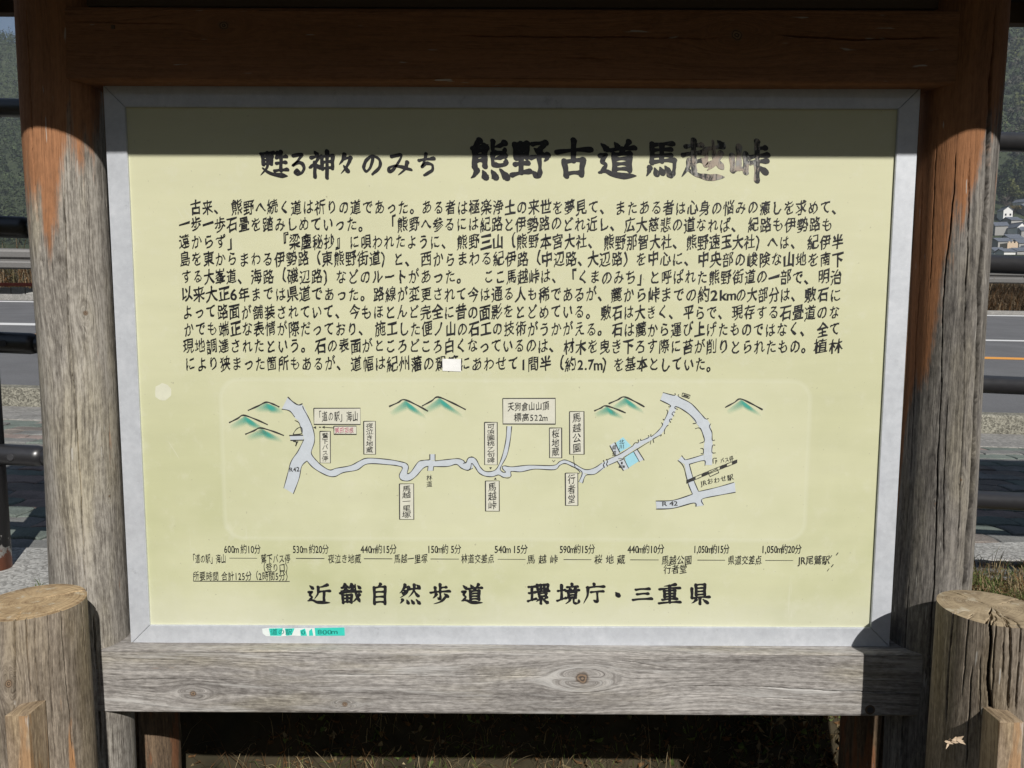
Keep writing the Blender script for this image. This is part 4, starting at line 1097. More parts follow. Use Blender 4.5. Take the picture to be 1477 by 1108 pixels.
# north river, prefectural road
fill([z7(p) for p in ((150, 500), (235, 455), (320, 400), (345, 415), (250, 480), (165, 527))], M_road)
ol([(158, 490), (235, 455), (318, 403)], z7); ol([(165, 525), (222, 500)], z7); ol([(258, 478), (332, 432), (420, 378)], z7)
fill([z7(p) for p in ((210, 385), (255, 350), (305, 405), (235, 445))], M_river, 'map_river'); fill([z7(p) for p in ((265, 480), (320, 440), (355, 500), (285, 545))], M_river, 'map_river')
fill([z7(p) for p in ((172, 402), (203, 382), (232, 452), (205, 466))], M_road); ol([(172, 402), (205, 465)], z7); ol([(203, 382), (235, 445)], z7)
fill([z7(p) for p in ((220, 500), (256, 480), (290, 545), (258, 560))], M_road); ol([(220, 503), (258, 560)], z7); ol([(258, 482), (290, 545)], z7); ol([(322, 442), (358, 505)], z7); ol([(343, 425), (388, 495)], z7)
fill([z7(p) for p in ((322, 438), (345, 422), (386, 490), (358, 504))], M_road)
pair_fill([(320, 400), (345, 385), (410, 350), (440, 340), (490, 290), (510, 255), (540, 190), (552, 150)], [(345, 420), (380, 396), (440, 365), (490, 335), (520, 295), (545, 258), (575, 205), (590, 160)], z7)
ol([(318, 402), (330, 385), (350, 385), (350, 365)], z7); ol([(365, 360), (370, 370), (415, 352), (413, 338)], z7); ol([(430, 330), (432, 345), (470, 315), (502, 275), (495, 258)], z7); ol([(505, 235), (515, 240), (535, 195), (528, 178)], z7)
ol([(430, 370), (425, 395)], z7, 1, False); ol([(442, 362), (448, 385)], z7, 1, False); ol([(442, 362), (492, 335), (490, 345)], z7); ol([(515, 330), (515, 305), (530, 280), (540, 275)], z7); ol([(555, 258), (545, 245), (555, 235), (562, 240)], z7); ol([(575, 218), (562, 205), (570, 192), (582, 195)], z7)
tu = [(505, 72), (580, 88), (610, 100), (680, 140), (740, 200), (790, 250), (805, 290), (815, 370)]
tl = [(488, 118), (550, 150), (600, 165), (660, 200), (712, 262), (740, 300), (765, 370), (762, 400)]
pair_fill(tu + [(815, 450)], tl + [(762, 450)], z7); ol([(505, 70), (576, 88), (580, 75)], z7); ol([(604, 82), (606, 98), (680, 138), (740, 200), (772, 235), (790, 232)], z7); ol([(805, 265), (796, 285), (812, 320), (814, 368), (830, 368)], z7)
ol([(488, 118), (548, 148), (550, 160), (540, 158)], z7); ol([(598, 176), (580, 168), (584, 158), (620, 172), (680, 215), (714, 258), (692, 265)], z7); ol([(708, 296), (738, 294), (758, 340), (764, 375), (735, 388)], z7); ol([(740, 420), (757, 424), (757, 452), (742, 452)], z7); ol([(832, 400), (816, 402), (812, 445), (836, 448)], z7)
fill([z7(p) for p in ((760, 448), (815, 448), (812, 525), (768, 525))], M_road)
fill([z7(p) for p in ((600, 495), (622, 470), (650, 490), (760, 462), (764, 495), (672, 520), (640, 520))], M_road)
ol([(622, 465), (638, 485), (655, 490), (758, 460)], z7); ol([(668, 520), (762, 496), (768, 528)], z7); ol([(820, 515), (820, 484), (842, 482)], z7)
fill([z7(p) for p in ((640, 520), (672, 520), (700, 620), (728, 690), (690, 706), (660, 630))], M_road)
ol([(598, 495), (632, 530), (652, 600), (668, 655), (690, 706)], z7); ol([(670, 520), (695, 610), (728, 690)], z7)
pair_fill([(460, 752), (570, 745), (690, 706), (730, 690), (840, 665), (955, 635)], [(465, 800), (570, 795), (700, 762), (750, 738), (850, 715), (960, 695)], z7)
fill([z7(p) for p in ((700, 760), (750, 738), (760, 778), (715, 785))], M_road)
ol([(460, 750), (570, 745), (690, 707)], z7, 1.3); ol([(730, 690), (840, 665), (950, 633)], z7); ol([(462, 800), (570, 795), (698, 762), (712, 785)], z7, 1.3); ol([(760, 775), (750, 738), (850, 715), (960, 695)], z7)
# railway with its station
def dark(P): 
    q = [pb(*z7(p)) for p in P]; lines.add(q, [(0, 1, 2, 3)], YT - .00012)
for a, b in ((0, .18), (.30, .44), (.66, .80), (.90, 1.)):
    def rp_(t, s): return (652 + 318 * t, 630 - 118 * t - 22 * t * t * .5 + s * 9 - 5 * math.sin(t * 3))
    dark([rp_(a, 1), rp_(b, 1), rp_(b, -1), rp_(a, -1)])
ol([rp_(t / 10, 1) for t in range(11)], z7); ol([rp_(t / 10, -1) for t in range(11)], z7)
ol([(790, 575), (845, 548), (855, 572), (800, 597), (790, 575)], z7, 1.1, False); ol([(628, 72), (676, 88), (670, 107), (624, 92), (628, 72)], z7, 1., False); ol([(635, 85), (666, 96)], z7, 2.4, False)
# hills
for (Lf, ap, Rt, zf) in (((190, 168), (295, 120), (372, 148), z5), ((82, 238), (165, 195), (305, 250), z5), ((175, 305), (262, 268), (398, 312), z5), ((1003, 145), (1090, 105), (1228, 172), z5), ((1193, 142), (1285, 90), (1445, 163), z5),
                         ((75, 185), (145, 153), (272, 198), z7), ((165, 140), (262, 97), (390, 160), z7), ((895, 163), (990, 110), (1130, 178), z7)):
    k = 3.992 if zf is z5 else 4.344
    stroke(lines, [zf(p) for p in (Lf, ((Lf[0] + ap[0]) / 2 + 8, (Lf[1] + ap[1]) / 2 - 3), ap, ((Rt[0] + ap[0]) / 2, (Rt[1] + ap[1]) / 2 - 4), Rt)], 1.9, YT - .0001)
    n, m = 26, 9
    bmv = []; col = []
    cxp, cyp = ap[0] + .12 * (Rt[0] - ap[0]), ap[1] + 4
    Wd = (Rt[0] - Lf[0]) * .46; Hd = 78
    for j in range(m):
        for i in range(n):
            s = i / (n - 1) * 2 - 1; t = j / (m - 1)
            x = cxp + s * Wd + t * 22
            ridge_y = ap[1] + abs(s + .1) * (Rt[1] - ap[1]) * 1.15 + 5
            yy = ridge_y + t * Hd * (1 - .45 * abs(s))
            a = max(0, 1 - abs(s)) ** .8 * (math.sin(math.pi * min(1, t * 1.15 + .16)) ** 1.2) * (1.05 - .65 * t)
            if j == m - 1 or i in (0, n - 1): a = 0
            a *= .7 + .55 * math.exp(-((s - .25) / .35) ** 2)
            q = pb(*zf((x, yy))); bmv.append((q[0], 1.35014, q[1])); col.append(min(1, a * 1.15))
    F = [(j * n + i, (j + 1) * n + i, (j + 1) * n + i + 1, j * n + i + 1) for j in range(m - 1) for i in range(n - 1)]
    o = np_mesh('map_hill', bmv, F, M_wash, panel)
    ca = o.data.color_attributes.new('wash', 'FLOAT_COLOR', 'POINT')
    ca.data.foreach_set('color', np.repeat(np.array(col, dtype=np.float32)[:, None], 4, 1).ravel())
# label boxes and their writing
red = Ink()
def one(fn, *a, **k):
    i = Ink(); fn(i, *a, **k); i.make('lettering', M_line)
def lab(zf, b, txt=None, vert=False, pad=.1):
    x0, y0 = zf(b[:2]); x1, y1 = zf(b[2:])
    fill([(x0, y0), (x1, y0), (x1, y1), (x0, y1)], M_lab, 'map_label', 1.35004 - .0001)
    stroke(lines, [(x0, y0), (x1, y0 - .2), (x1 + .2, y1), (x0 + .3, y1 - .2), (x0, y0)], 1.25, YT - .0003, sm=False)
    if txt:
        if vert: one(text_v, txt, (x0 + x1) / 2, y0 + 2, y1 - 2, (x1 - x0) * .62, .004, .9, YT - .0002)
        else: one(text_seg, txt, x0 + 2.5, (y0 + y1) / 2, x1 - 3, (y0 + y1) / 2, (y1 - y0) * .6, .006, .9, YT - .0002)
lab(z5, (570, 155, 838, 248), '「道の駅」海山'); lab(z5, (685, 258, 815, 305)); text_seg(red, '賀田羽根', *z5((690, 282)), *z5((800, 282)), 8, .01, 1.2, YT - .0002)
lab(z5, (605, 288, 665, 470), '鷲下バス停', True); lab(z5, (857, 230, 925, 420), '夜泣き地蔵', True); lab(z5, (1063, 590, 1145, 795), '馬越一里塚', True)
lab(z6, (397, 130, 797, 325)); one(text_seg, '天狗倉山山頂', *z6((432, 192)), *z6((750, 188)), 12, .006, .9, YT - .0002); one(text_seg, '標高522m', *z6((480, 275)), *z6((735, 275)), 11.5, .006, .8, YT - .0002)
lab(z6, (258, 312, 355, 635), '可涼園桃乙句碑', True); lab(z6, (265, 758, 370, 988), '馬越峠', True); lab(z6, (752, 355, 845, 582), '桜地蔵', True); lab(z6, (905, 230, 1015, 555), '馬越公園', True); lab(z6, (873, 698, 968, 945), '行者堂', True)
one(text_v, '林道', z5((1235, 0))[0], z5((0, 535))[1], z5((0, 610))[1], 9, .0, 1., YT - .0001)
one(text_v, '県道', z7((200, 0))[0], z7((0, 398))[1], z7((0, 468))[1], 6.5, .004, 1., YT - .0001)
one(text_v, '718', z7((243, 0))[0] + 1, z7((0, 478))[1], z7((0, 545))[1], 12, .006, .5, YT - .0001)
one(text_v, '北川', z7((247, 0))[0], z7((0, 365))[1], z7((0, 425))[1], 7.5, .004, 1., YT - .0001)
one(text_seg, 'R42', *z5((430, 508)), *z5((488, 506)), 8, .02, .3, YT - .0001, 1.05)
one(text_seg, 'R 42', *z7((503, 767)), *z7((597, 763)), 8.5, .014, .3, YT - .0001, 1.2)
one(text_seg, 'JRおわせ駅', *z7((732, 640)), *z7((948, 598)), 9, .006, .8, YT - .0001)
one(text_seg, 'バス停', *z7((862, 500)), *z7((948, 482)), 7.5, .004, .8, YT - .0001)
one(text_seg, 'P', *z7((832, 505)), *z7((858, 503)), 8, .004, .3, YT - .0001)
for c in ((305, 662, 1), (340, 740, -1)):
    q = [pb(*z6(p)) for p in ((c[0] - 11, c[1] - 8 * c[2]), (c[0] + 11, c[1] - 8 * c[2]), (c[0], c[1] + 9 * c[2]))]; lines.add(q, [(0, 1, 2) if c[2] < 0 else (0, 2, 1)], YT)
for c in ((575, 266), (625, 264)):
    q = [pb(*z5(p)) for p in ((c[0] - 9, c[1]), (c[0] + 8, c[1] - 8), (c[0] + 8, c[1] + 8))]; lines.add(q, [(0, 1, 2)], YT)
ol([(630, 264), (682, 268)], z5, .9, False); ol([(600, 264), (612, 264)], z5, 1.2, False)
for (x, y) in ((785, 605),): ol([(x - 10, y - 5), (x, y + 8), (x + 10, y - 5)], z6, .8, False)
lines.make('map_line', M_line); red.make('lettering', M_red, label='faded pink characters in a small map box')
# marks: pale spot, correction sticker
fill([(235 + (12 + 1.3 * math.sin(k * 2.3)) * math.cos(k * .42), 565.5 + (12.5 + 1.2 * math.sin(k * 3.1)) * math.sin(k * .42)) for k in range(15)], flat('pale_spot', (.67, .67, .53)), 'pale_spot', 1.35014)
fill([(638, 517.5), (665, 518), (665, 536), (638.5, 535)], M_patch, 'correction_sticker', YT - .0004)

# torn turquoise tape on the lower frame rail
tape = empty('tape_label', (at_y(437, 911, FY).x, FY, at_y(437, 911, FY).z), 'torn turquoise tape marked 800m stuck on the lower aluminium frame', 'tape label')
def pf(x, y): p = at_y(x, y, FY); return (p.x, p.z)
def tape_piece(name, poly, mat, y, parent):
    bm = bmesh.new(); vs = [bm.verts.new((pf(*p)[0], y, pf(*p)[1])) for p in poly]
    f = bm.faces.new(vs); f.normal_update()
    if f.normal.y > 0: f.normal_flip()
    r = bmesh.ops.extrude_face_region(bm, geom=[f]); 
    for v in [g for g in r['geom'] if isinstance(g, bmesh.types.BMVert)]: v.co.y += .0002
    bmesh.ops.recalc_face_normals(bm, faces=bm.faces)
    return bm_obj(name, bm, mat, parent)
tape_piece('backing', [(378, 907), (388, 905.5), (430, 906), (497, 905), (497, 916.5), (440, 917.5), (424, 916.8), (402, 918), (384, 917.5), (379, 914)], M_tapew, FY - .0003, tape)
tape_piece('printed_strip', [(454, 905.8), (497, 905), (497.5, 916.8), (455, 917)], M_tape, FY - .0006, tape)
tape_piece('printed_strip', [(388, 906.5), (408, 906), (406, 917), (390, 917)], M_tape, FY - .0006, tape)
tape_piece('printed_strip', [(411, 906.5), (425, 906.2), (421, 916), (413, 917)], M_tape, FY - .0006, tape)
tape_piece('printed_strip', [(433, 909), (440, 906.5), (443, 917), (434, 917)], M_tape, FY - .0006, tape)
tape_piece('printed_strip', [(446, 910), (450, 906.5), (452, 916.8), (446, 917)], M_tape, FY - .0006, tape)
ti = Ink()
def pb2(x, y): p = at_y(x, y, FY); return np.array([p.x, p.z])
_pb = pb; pb = pb2
text_seg(ti, '800m', 458, 911.5, 486, 911.2, 8.5, .02, .3, FY - .0009, 1.1); text_seg(ti, '道の駅', 390, 911.5, 422, 911.3, 8.5, .01, .6, FY - .0009); text_seg(ti, '0', 434, 912, 441, 912, 8, .02, .3, FY - .0009)
pb = _pb
ti.make('lettering', M_tapeink, tape)

# ================================================================== bollards before the board
def bollard(X, ztop, mat, eg, cracks, label, seed):
    root = empty('wooden_bollard', (X, BY, 0), label, 'bollard', 'round wooden bollards before the notice board')
    o = timber('log', circle_prof(BR, 560 if cracks else 90), stations(-.06, ztop, (.18, ztop - .001), .008), cracks, mat, root, top_mat=eg, seed=seed, wav=.0009)
    o.location.x += X; o.location.y += BY
    return root
zs1, zs2 = at_y(58, 868, BY).z, at_y(1410, 877, BY).z
B1 = lambda pts, w, d, **k: post_crack(pts, BX1, BY, BR, w, d, **k)
B2 = lambda pts, w, d, **k: post_crack(pts, BX2, BY, BR, w, d, **k)
def up_to(c, z): c = dict(c); c['pts'] = sorted(c['pts'], key=lambda q: q[1]); c['pts'][-1] = (c['pts'][-1][0], z); c['open'] = (0, 1); return c
b1 = bollard(BX1, zs1, M_ws1, M_eg1, [
    up_to(B1([(20, 900), (21, 935), (22, 1010), (18, 1040)], .0012, .010, top=1, toplen=.4), zs1), up_to(B1([(37, 900), (41, 960), (47, 1010)], .0009, .012), zs1),
    up_to(B1([(50, 900), (52, 960), (57, 1010), (60, 1108)], .0007, .007), zs1), up_to(B1([(89, 897), (93, 950), (101, 1030), (106, 1108)], .0007, .010, top=1, toplen=.25), zs1),
    up_to(B1([(70, 897), (74, 990), (80, 1108)], .0005, .005), zs1), up_to(B1([(118, 890), (124, 960)], .0006, .005), zs1),
    dict(pts=[(.17, .3), (.175, zs1)], w=.0018, d=.02, top=1, toplen=.95, open=(0, 1))],
    'left round wooden bollard with a smooth ringed top in front of the board post', 11)
b2 = bollard(BX2, zs2, M_ws2, M_eg2, [
    up_to(B2([(1426, 905), (1429, 930), (1424, 980), (1431, 1030), (1427, 1108)], .0019, .026, top=1, toplen=1.2), zs2), up_to(B2([(1457, 900), (1458, 940), (1455, 1000), (1456, 1027)], .0014, .022, top=1, toplen=.8), zs2),
    up_to(B2([(1474, 895), (1470, 950), (1466, 1027)], .0012, .02, top=1, toplen=.6), zs2), up_to(B2([(1374, 893), (1371, 930), (1367, 980), (1365, 1040)], .0012, .016, top=1, toplen=.2), zs2),
    up_to(B2([(1396, 900), (1392, 960), (1388, 1000)], .0008, .012, top=1, toplen=.35), zs2), up_to(B2([(1436, 905), (1433, 960), (1432, 1000)], .0008, .012, top=1, toplen=.5), zs2),
    up_to(B2([(1449, 903), (1446, 985)], .0008, .01), zs2), B2([(1403, 960), (1397, 1040), (1393, 1108)], .0008, .008), B2([(1415, 940), (1413, 1040)], .0005, .005),
    dict(pts=[(-.21, .3), (-.215, zs2)], w=.0016, d=.02, top=1, toplen=.9, open=(0, 1)), dict(pts=[(.16, .3), (.16, zs2)], w=.0012, d=.02, top=1, toplen=.7, open=(0, 1))],
    'right round wooden bollard deeply cracked with a scrap of bark on its side', 12)
b3 = bollard(1.01, zs2 - .01, M_ws2, M_eg2, [], 'unseen third round wooden bollard added at the right to shade the rear post', 13)  # extra bollard out of view, added to cast shade on the right rear post
# battens nailed to the bollards
def batten(root, x0, x1, ztop, slope, seed):
    prof = []
    yf, yb = BY - BR - .028, BY - .06
    cr = [(x0, yf), (x1, yf), (x1, yb), (x0, yb)]
    s = 0
    for k in range(4):
        a, b = cr[k], cr[(k + 1) % 4]; n = 26
        for i in range(n):
            t = i / n; prof.append((a[0] + (b[0] - a[0]) * t, a[1] + (b[1] - a[1]) * t, s + math.dist(a, b) * t))
        s += math.dist(a, b)
    return timber('batten', prof, stations(.1, ztop, (.2, ztop - .001), .008), [dict(pts=[(.012, ztop - .12), (.02, ztop - .05)], w=.0006, d=.004)], M_blk, root, top_mat=M_blk, seed=seed, wav=.0008)
pz = lambda x, y: at_y(x, y, BF).z
batten(b1, at_y(9, 1060, BF).x, at_y(41, 1060, BF).x, pz(25, 1033), 0, 31)
batten(b2, at_y(1441, 1060, BF).x, at_y(1475, 1060, BF).x, pz(1455, 1042), 0, 32)
# scrap of bark caught on the right bollard
def scrap():
    p0 = at_y(1367, 1061, BY - .065)
    root = empty('bark_scrap', p0, 'small pale scrap of dry bark caught on the right bollard', 'bark scrap')
    V = []; F = []
    for k in range(11):
        a = rnd.uniform(-.35, .35) + (math.pi if k % 3 == 0 else 0) + (rnd.choice((-.8, .8)) if k % 2 else 0); L = rnd.uniform(.006, .015); ww = rnd.uniform(.0014, .003)
        c = Vector((p0.x + rnd.uniform(-.010, .010), BY - .076 - rnd.uniform(0, .004), p0.z + rnd.uniform(-.004, .004)))
        d = Vector((math.cos(a), -.25, math.sin(a))); n = Vector((-math.sin(a), 0, math.cos(a)))
        b = len(V)
        for (l, s) in ((-.3, -.6), (-.3, .6), (.4, 1), (.4, -1), (1, 0)): V.append(c + d * L * l + n * ww * s)
        for (l, s) in ((-.3, -.6), (-.3, .6), (.4, 1), (.4, -1), (1, 0)): V.append(c + d * L * l + n * ww * s + Vector((0, .0008, 0)))
        F += [(b, b + 1, b + 2, b + 3), (b + 3, b + 2, b + 4), (b + 8, b + 7, b + 6, b + 5), (b + 9, b + 7, b + 8)]
    np_mesh('bark_flake', V, F, flat('pale_dry_bark', (.62, .48, .34)), root)
scrap()

# ================================================================== pipe railing behind
def railing():
    ys = [(156, 205), (328, 382), (495, 556), (656.5, 723)]
    YL, YR_ = 1.945, 1.885
    root = empty('pipe_railing', (-1.36, 1.95, walk_z(-1.36)), 'dark brown four bar pipe railing between the board and the pavement', 'railing')
    def pt(k, X):
        a = at_y(25, ys[k][0], YL); b = at_y(1460, ys[k][1], YR_)
        return a + (b - a) * ((X - a.x) / (b.x - a.x))
    posts = [-1.372, .62, 2.62, -3.35]
    rr = .0225
    for k in range(4):
        tube('rail', [pt(k, -5.2), pt(k, 4.6)], rr, M_rail, root, 28)
    for X in posts:
        top = pt(0, X); z0 = walk_z(X)
        po_ = tube('post', [(X, top.y + .0, z0 - .05), (X, top.y, top.z + .03)], .036, M_railpost, root, 32)
        for k in range(4):
            ext = .150 if k else .088
            c0, c1 = pt(k, X - ext), pt(k, X + ext)
            r_ = .0265
            e0, e1 = pt(k, X - ext + .02), pt(k, X + ext - .02)
            tube('sleeve', [c0, e0, e1, c1], [rr + .001, r_ + .001, r_ + .001, rr + .001], M_rail, root, 28)
            for dx in (-.080, .078):
                q = pt(k, X + dx)
                if k: tube('bolt', [(q.x, q.y - .031, q.z), (q.x, q.y - .024, q.z)], .0085, M_bolt, root, 12)
railing()

# ================================================================== unseen second roofed board, added to throw shade on the pavement at the right
def added_shade_board():
    root = empty('notice_board', (2.95, YP, 0), 'unseen second roofed wooden board added at the right to shade the pavement', 'notice board')
    for X in (2.3, 3.6):
        o = timber('post', circle_prof(RP, 60), stations(ZG, 1.98, (.1, 1.9), .1), [], M_wr2, root, seed=41); o.location.x += X; o.location.y += YP
    box('panel', 2.36, 3.54, 1.345, 1.37, .72, 1.66, M_wr2, root, .003)
    box('beam', 2.3, 3.6, 1.315, 1.40, .56, .68, M_wb, root, .004); box('beam', 2.3, 3.6, 1.315, 1.40, 1.68, 1.79, M_wt, root, .004)
    roof_parts(root, 2.95 + .1)
added_shade_board()

# ================================================================== beyond the road
FL, FR = Vector((-12.8, 18.9, 0)), Vector((18.4, 27.0, 0))
def far_pt(x, dy=0.):
    k = (x - FL.x) / (FR.x - FL.x); return Vector((x, FL.y + (FR.y - FL.y) * k + dy, 0))
def guardrail():
    root = empty('guardrail', (0, far_pt(0).y, 0), 'grey two-ridged steel guardrail along the far side of the road', 'guardrail')
    zl, zr = at_y(22, 388, far_pt(-12.8).y).z, at_y(1455, 409.5, far_pt(18).y).z
    H = at_y(22, 358, far_pt(-12.8).y).z - zl
    prof = [(0, 0), (-.05, .04), (-.06, .16), (-.05, .20), (.03, .235), (.03, .275), (-.05, .31), (-.06, .44), (-.045, .50), (0, .53)]
    for a in np.arange(-30, 30, 4.):
        V = []
        for x in (a, a + 3.97):
            p = far_pt(x); z = zl + (zr - zl) * (x - FL.x) / (FR.x - FL.x)
            for (dy, dz) in prof: V.append((x, p.y + dy, z + dz * H / .53))
            for (dy, dz) in prof[::-1]: V.append((x, p.y + dy + .012, z + dz * H / .53))
        n = len(prof) * 2
        F = [(i, n + i, n + (i + 1) % n, (i + 1) % n) for i in range(n)]
        np_mesh('beam_section', V, F, M_guard, root)
        p = far_pt(a + .3, .12); z = zl + (zr - zl) * (a - FL.x) / (FR.x - FL.x)
        tube('post', [(a + .3, p.y, float(terrain(a, p.y)) - .2), (a + .3, p.y, z + H * .9)], .06, M_guard, root, 12)
guardrail()
# low kerb on the far side
V = []; F = []
for i, x in enumerate(np.linspace(-40, 40, 41)):
    p = far_pt(x, -.75); z = road_z(x, p.y)
    for (dy, dz) in ((0, -.2), (0, .14), (.18, .15), (.18, -.2)): V.append((x, p.y + dy, z + dz))
    if i: 
        b = 4 * (i - 1)
        for k in range(3): F.append((b + k, b + 4 + k, b + 5 + k, b + 1 + k))
o = np_mesh('far_kerb', V, F, M_gutter, None); tag(o, kind='structure')

M_redp = plain('faded_red_paint', (.50, .12, .08), .6)
def far_wall():
    Y = far_pt(-13, .9).y
    root = empty('roadside_wall', (-16, Y, 0), 'low concrete block wall with a faded red rail across the road at the left', 'wall')
    zb_, zt_ = at_y(20, 432, Y).z, at_y(20, 415, Y).z; z1, z2 = at_y(20, 413, Y).z, at_y(20, 408, Y).z
    x = -26.
    while x < -9:
        L = rnd.uniform(.34, .44); box('block', x, x + L - .03, Y, Y + .2, zb_ - .3, zt_ + rnd.uniform(-.02, .02), M_conc, root, .015); x += L
    box('rail', -26, -9, Y + .04, Y + .12, z1, z2, M_redp, root, .01)
    for x in np.arange(-25.5, -9, 2.): box('rail_post', x, x + .07, Y + .07, Y + .15, zt_ - .1, z2 - .01, M_redp, root)
    for i, x in enumerate((-13.05, -12.55, -14.6, -11.7)):
        t = tube('marker_post', [(x, Y + 1.5 + i * .4, 0.8), (x, Y + 1.5 + i * .4, at_y(20, 394 - 3 * (i % 2), Y + 1.5).z)], .035, M_conc, None, 10)
        tag(t, ['slim pale post behind the red rail, nearest the board', 'slim pale post standing behind the red rail', 'slim pale post behind the red rail, far left', 'slim pale post hidden behind the board post'][i], 'post', 'pale posts behind the red rail')
far_wall()

def leafmat(name, a, b, sc=1., tr=.25):
    t = NT(name); p = t.pos(); f = t.noise(p, sc, 3, .7); g = t.noise(p, sc * 9, 2, .6)
    c = t.mix(t.smooth(t.math('MULTIPLY_ADD', g, .5, t.math('MULTIPLY', f, .5)), .38, .62), a, b)
    t.set(color=c, rough=.75, spec=.2)
    if tr:
        tb = t.n('ShaderNodeBsdfTranslucent'); t.put(tb.inputs[0], c); mx = t.n('ShaderNodeMixShader'); mx.inputs[0].default_value = tr
        t.t.links.new(t.b.outputs[0], mx.inputs[1]); t.t.links.new(tb.outputs[0], mx.inputs[2]); t.t.links.new(mx.outputs[0], t.out.inputs[0])
    return t.m
M_straw = leafmat('dry_straw', (.26, .19, .10), (.42, .34, .20), 8.)
M_dead = leafmat('dead_brown_leaf', (.09, .055, .03), (.24, .13, .055), 10.)
M_grn = leafmat('short_green_grass', (.07, .11, .03), (.19, .24, .07), 6.)
M_reed = leafmat('dry_reed', (.13, .095, .06), (.33, .25, .16), 3.)
M_bush = leafmat('winter_bush', (.07, .075, .035), (.16, .13, .07), 1.)

def blades(name, pts, length, width, mats, seed, lean=.6, parent=None, segs=3, up=1.):
    rs = np.random.RandomState(seed); n = len(pts); pts = np.asarray(pts, float)
    az = rs.uniform(0, 2 * math.pi, n); L = rs.uniform(*length, n); W = rs.uniform(*width, n); ln = rs.uniform(.15, 1, n) * lean
    d = np.stack([np.cos(az), np.sin(az)], 1); pr = np.stack([-np.sin(az), np.cos(az)], 1)
    V = np.zeros((n, 2 * segs + 1, 3))
    for k in range(segs + 1):
        t = k / segs; out = L * ln * t ** 1.7; h = L * up * np.sqrt(np.maximum(.02, 1 - (ln * t) ** 2 * .8)) * t
        h = h - L * ln * .55 * np.maximum(0, t - .55) * 1.8
        c = pts + np.concatenate([d * out[:, None], h[:, None]], 1)
        if k < segs:
            ww = (W * (1 - .6 * t) / 2)[:, None]
            off = np.concatenate([pr * ww, np.zeros((n, 1))], 1)
            V[:, 2 * k] = c - off; V[:, 2 * k + 1] = c + off
        else: V[:, 2 * segs] = c
    b = (np.arange(n) * (2 * segs + 1))[:, None]
    F = []
    for k in range(segs - 1): F.append(b + np.array([[2 * k, 2 * k + 1, 2 * k + 3, 2 * k + 2]]))
    tip = b + np.array([[2 * segs - 2, 2 * segs - 1, 2 * segs, 2 * segs]])
    quads = np.concatenate(F, 0)
    mi = rs.randint(0, len(mats), n)
    allf = [tuple(r) for r in quads.tolist()] + [tuple(r[:3]) for r in tip.tolist()]
    mm = np.concatenate([np.tile(mi, segs - 1), mi])
    o = np_mesh(name, V.reshape(-1, 3), allf, mats, parent, midx=mm)
    o['kind'] = 'stuff'; return o
def gpts(n, x0, x1, y0, y1, rs, ok=None):
    P = np.stack([rs.uniform(x0, x1, n), rs.uniform(y0, y1, n)], 1)
    if ok is not None: P = P[ok(P[:, 0], P[:, 1])]
    return np.concatenate([P, terrain(P[:, 0], P[:, 1])[:, None] - .003], 1)
rs = np.random.RandomState(5)
foot_y = lambda X: 1.775 + .45 * np.clip((X + 1.12) / 2.53, -.3, 1.2)
bank_ok = lambda X, Y: Y < foot_y(X) - .01
clump = lambda X, Y: (np.sin(X * 11 + 1) * np.sin(Y * 17 + X * 5) + .35 * np.sin(X * 37) > -.35)
blades('dry_grass', gpts(15000, -1.3, 1.9, 1.5, 2.28, rs, lambda X, Y: bank_ok(X, Y) & clump(X, Y)), (.03, .12), (.0012, .0032), [M_straw, M_straw, M_dead, M_grn], 21, 1.3)
blades('long_dry_grass', gpts(700, -1.2, 1.2, 1.5, 1.85, rs, bank_ok), (.12, .30), (.0010, .0022), [M_straw, M_dead], 22, 1.5, segs=6)
blades('green_grass', gpts(15000, .95, 1.9, 1.75, 2.27, rs, lambda X, Y: bank_ok(X, Y) & (np.sin(X * 19 + Y * 13) + np.sin(Y * 41 - X * 7) > -.2)), (.012, .045), (.0015, .0035), [M_grn, M_grn, M_straw], 23, 1.0)
blades('verge_straw', gpts(3500, .95, 1.9, 1.7, 2.27, rs, bank_ok), (.02, .07), (.0012, .003), [M_straw, M_dead], 24, 1.5, up=.4)
blades('weed_sprig', np.array([(-1.150 + rnd.gauss(0, .006), 1.775 + rnd.gauss(0, .006), walk_z(-1.15)) for _ in range(16)]), (.02, .06), (.002, .004), [M_grn], 25, .8)
def leaves(name, P, size, mats, seed, tilt=1.2):
    rs = np.random.RandomState(seed); V = []; F = []; MI = []
    for p in P:
        s = rs.uniform(*size); M = (Matrix.Rotation(rs.uniform(0, 6.28), 3, 'Z') @ Matrix.Rotation(rs.uniform(-tilt, tilt), 3, 'X') @ Matrix.Rotation(rs.uniform(-tilt, tilt), 3, 'Y'))
        b = len(V)
        for (x, y, z) in ((-1, 0, .2), (-.35, -.45, -.1), (.45, -.35, 0), (1, 0, .35), (.4, .4, .05), (-.4, .42, -.05), (0, 0, -.18)):
            V.append(tuple(M @ Vector((x * s, y * s, z * s)) + Vector(p) + Vector((0, 0, .3 * s))))
        F += [(b, b + 1, b + 6), (b + 1, b + 2, b + 6), (b + 2, b + 3, b + 6), (b + 3, b + 4, b + 6), (b + 4, b + 5, b + 6), (b + 5, b, b + 6)]; MI += [rs.randint(0, len(mats))] * 6
    o = np_mesh(name, V, F, mats, None, midx=MI); o['kind'] = 'stuff'; return o
leaves('fallen_leaves', gpts(3600, -1.2, 1.5, 1.48, 2.2, rs, bank_ok), (.006, .020), [M_dead, M_dead, M_straw, M_grn], 31)
leaves('leaf_litter', np.concatenate([gpts(7000, .55, 1.35, 1.6, 2.2, rs, bank_ok), gpts(5200, -1.0, 1.0, 1.60, 1.95, rs, bank_ok)]), (.007, .022), [M_dead, M_straw, M_dead, M_grn], 33)
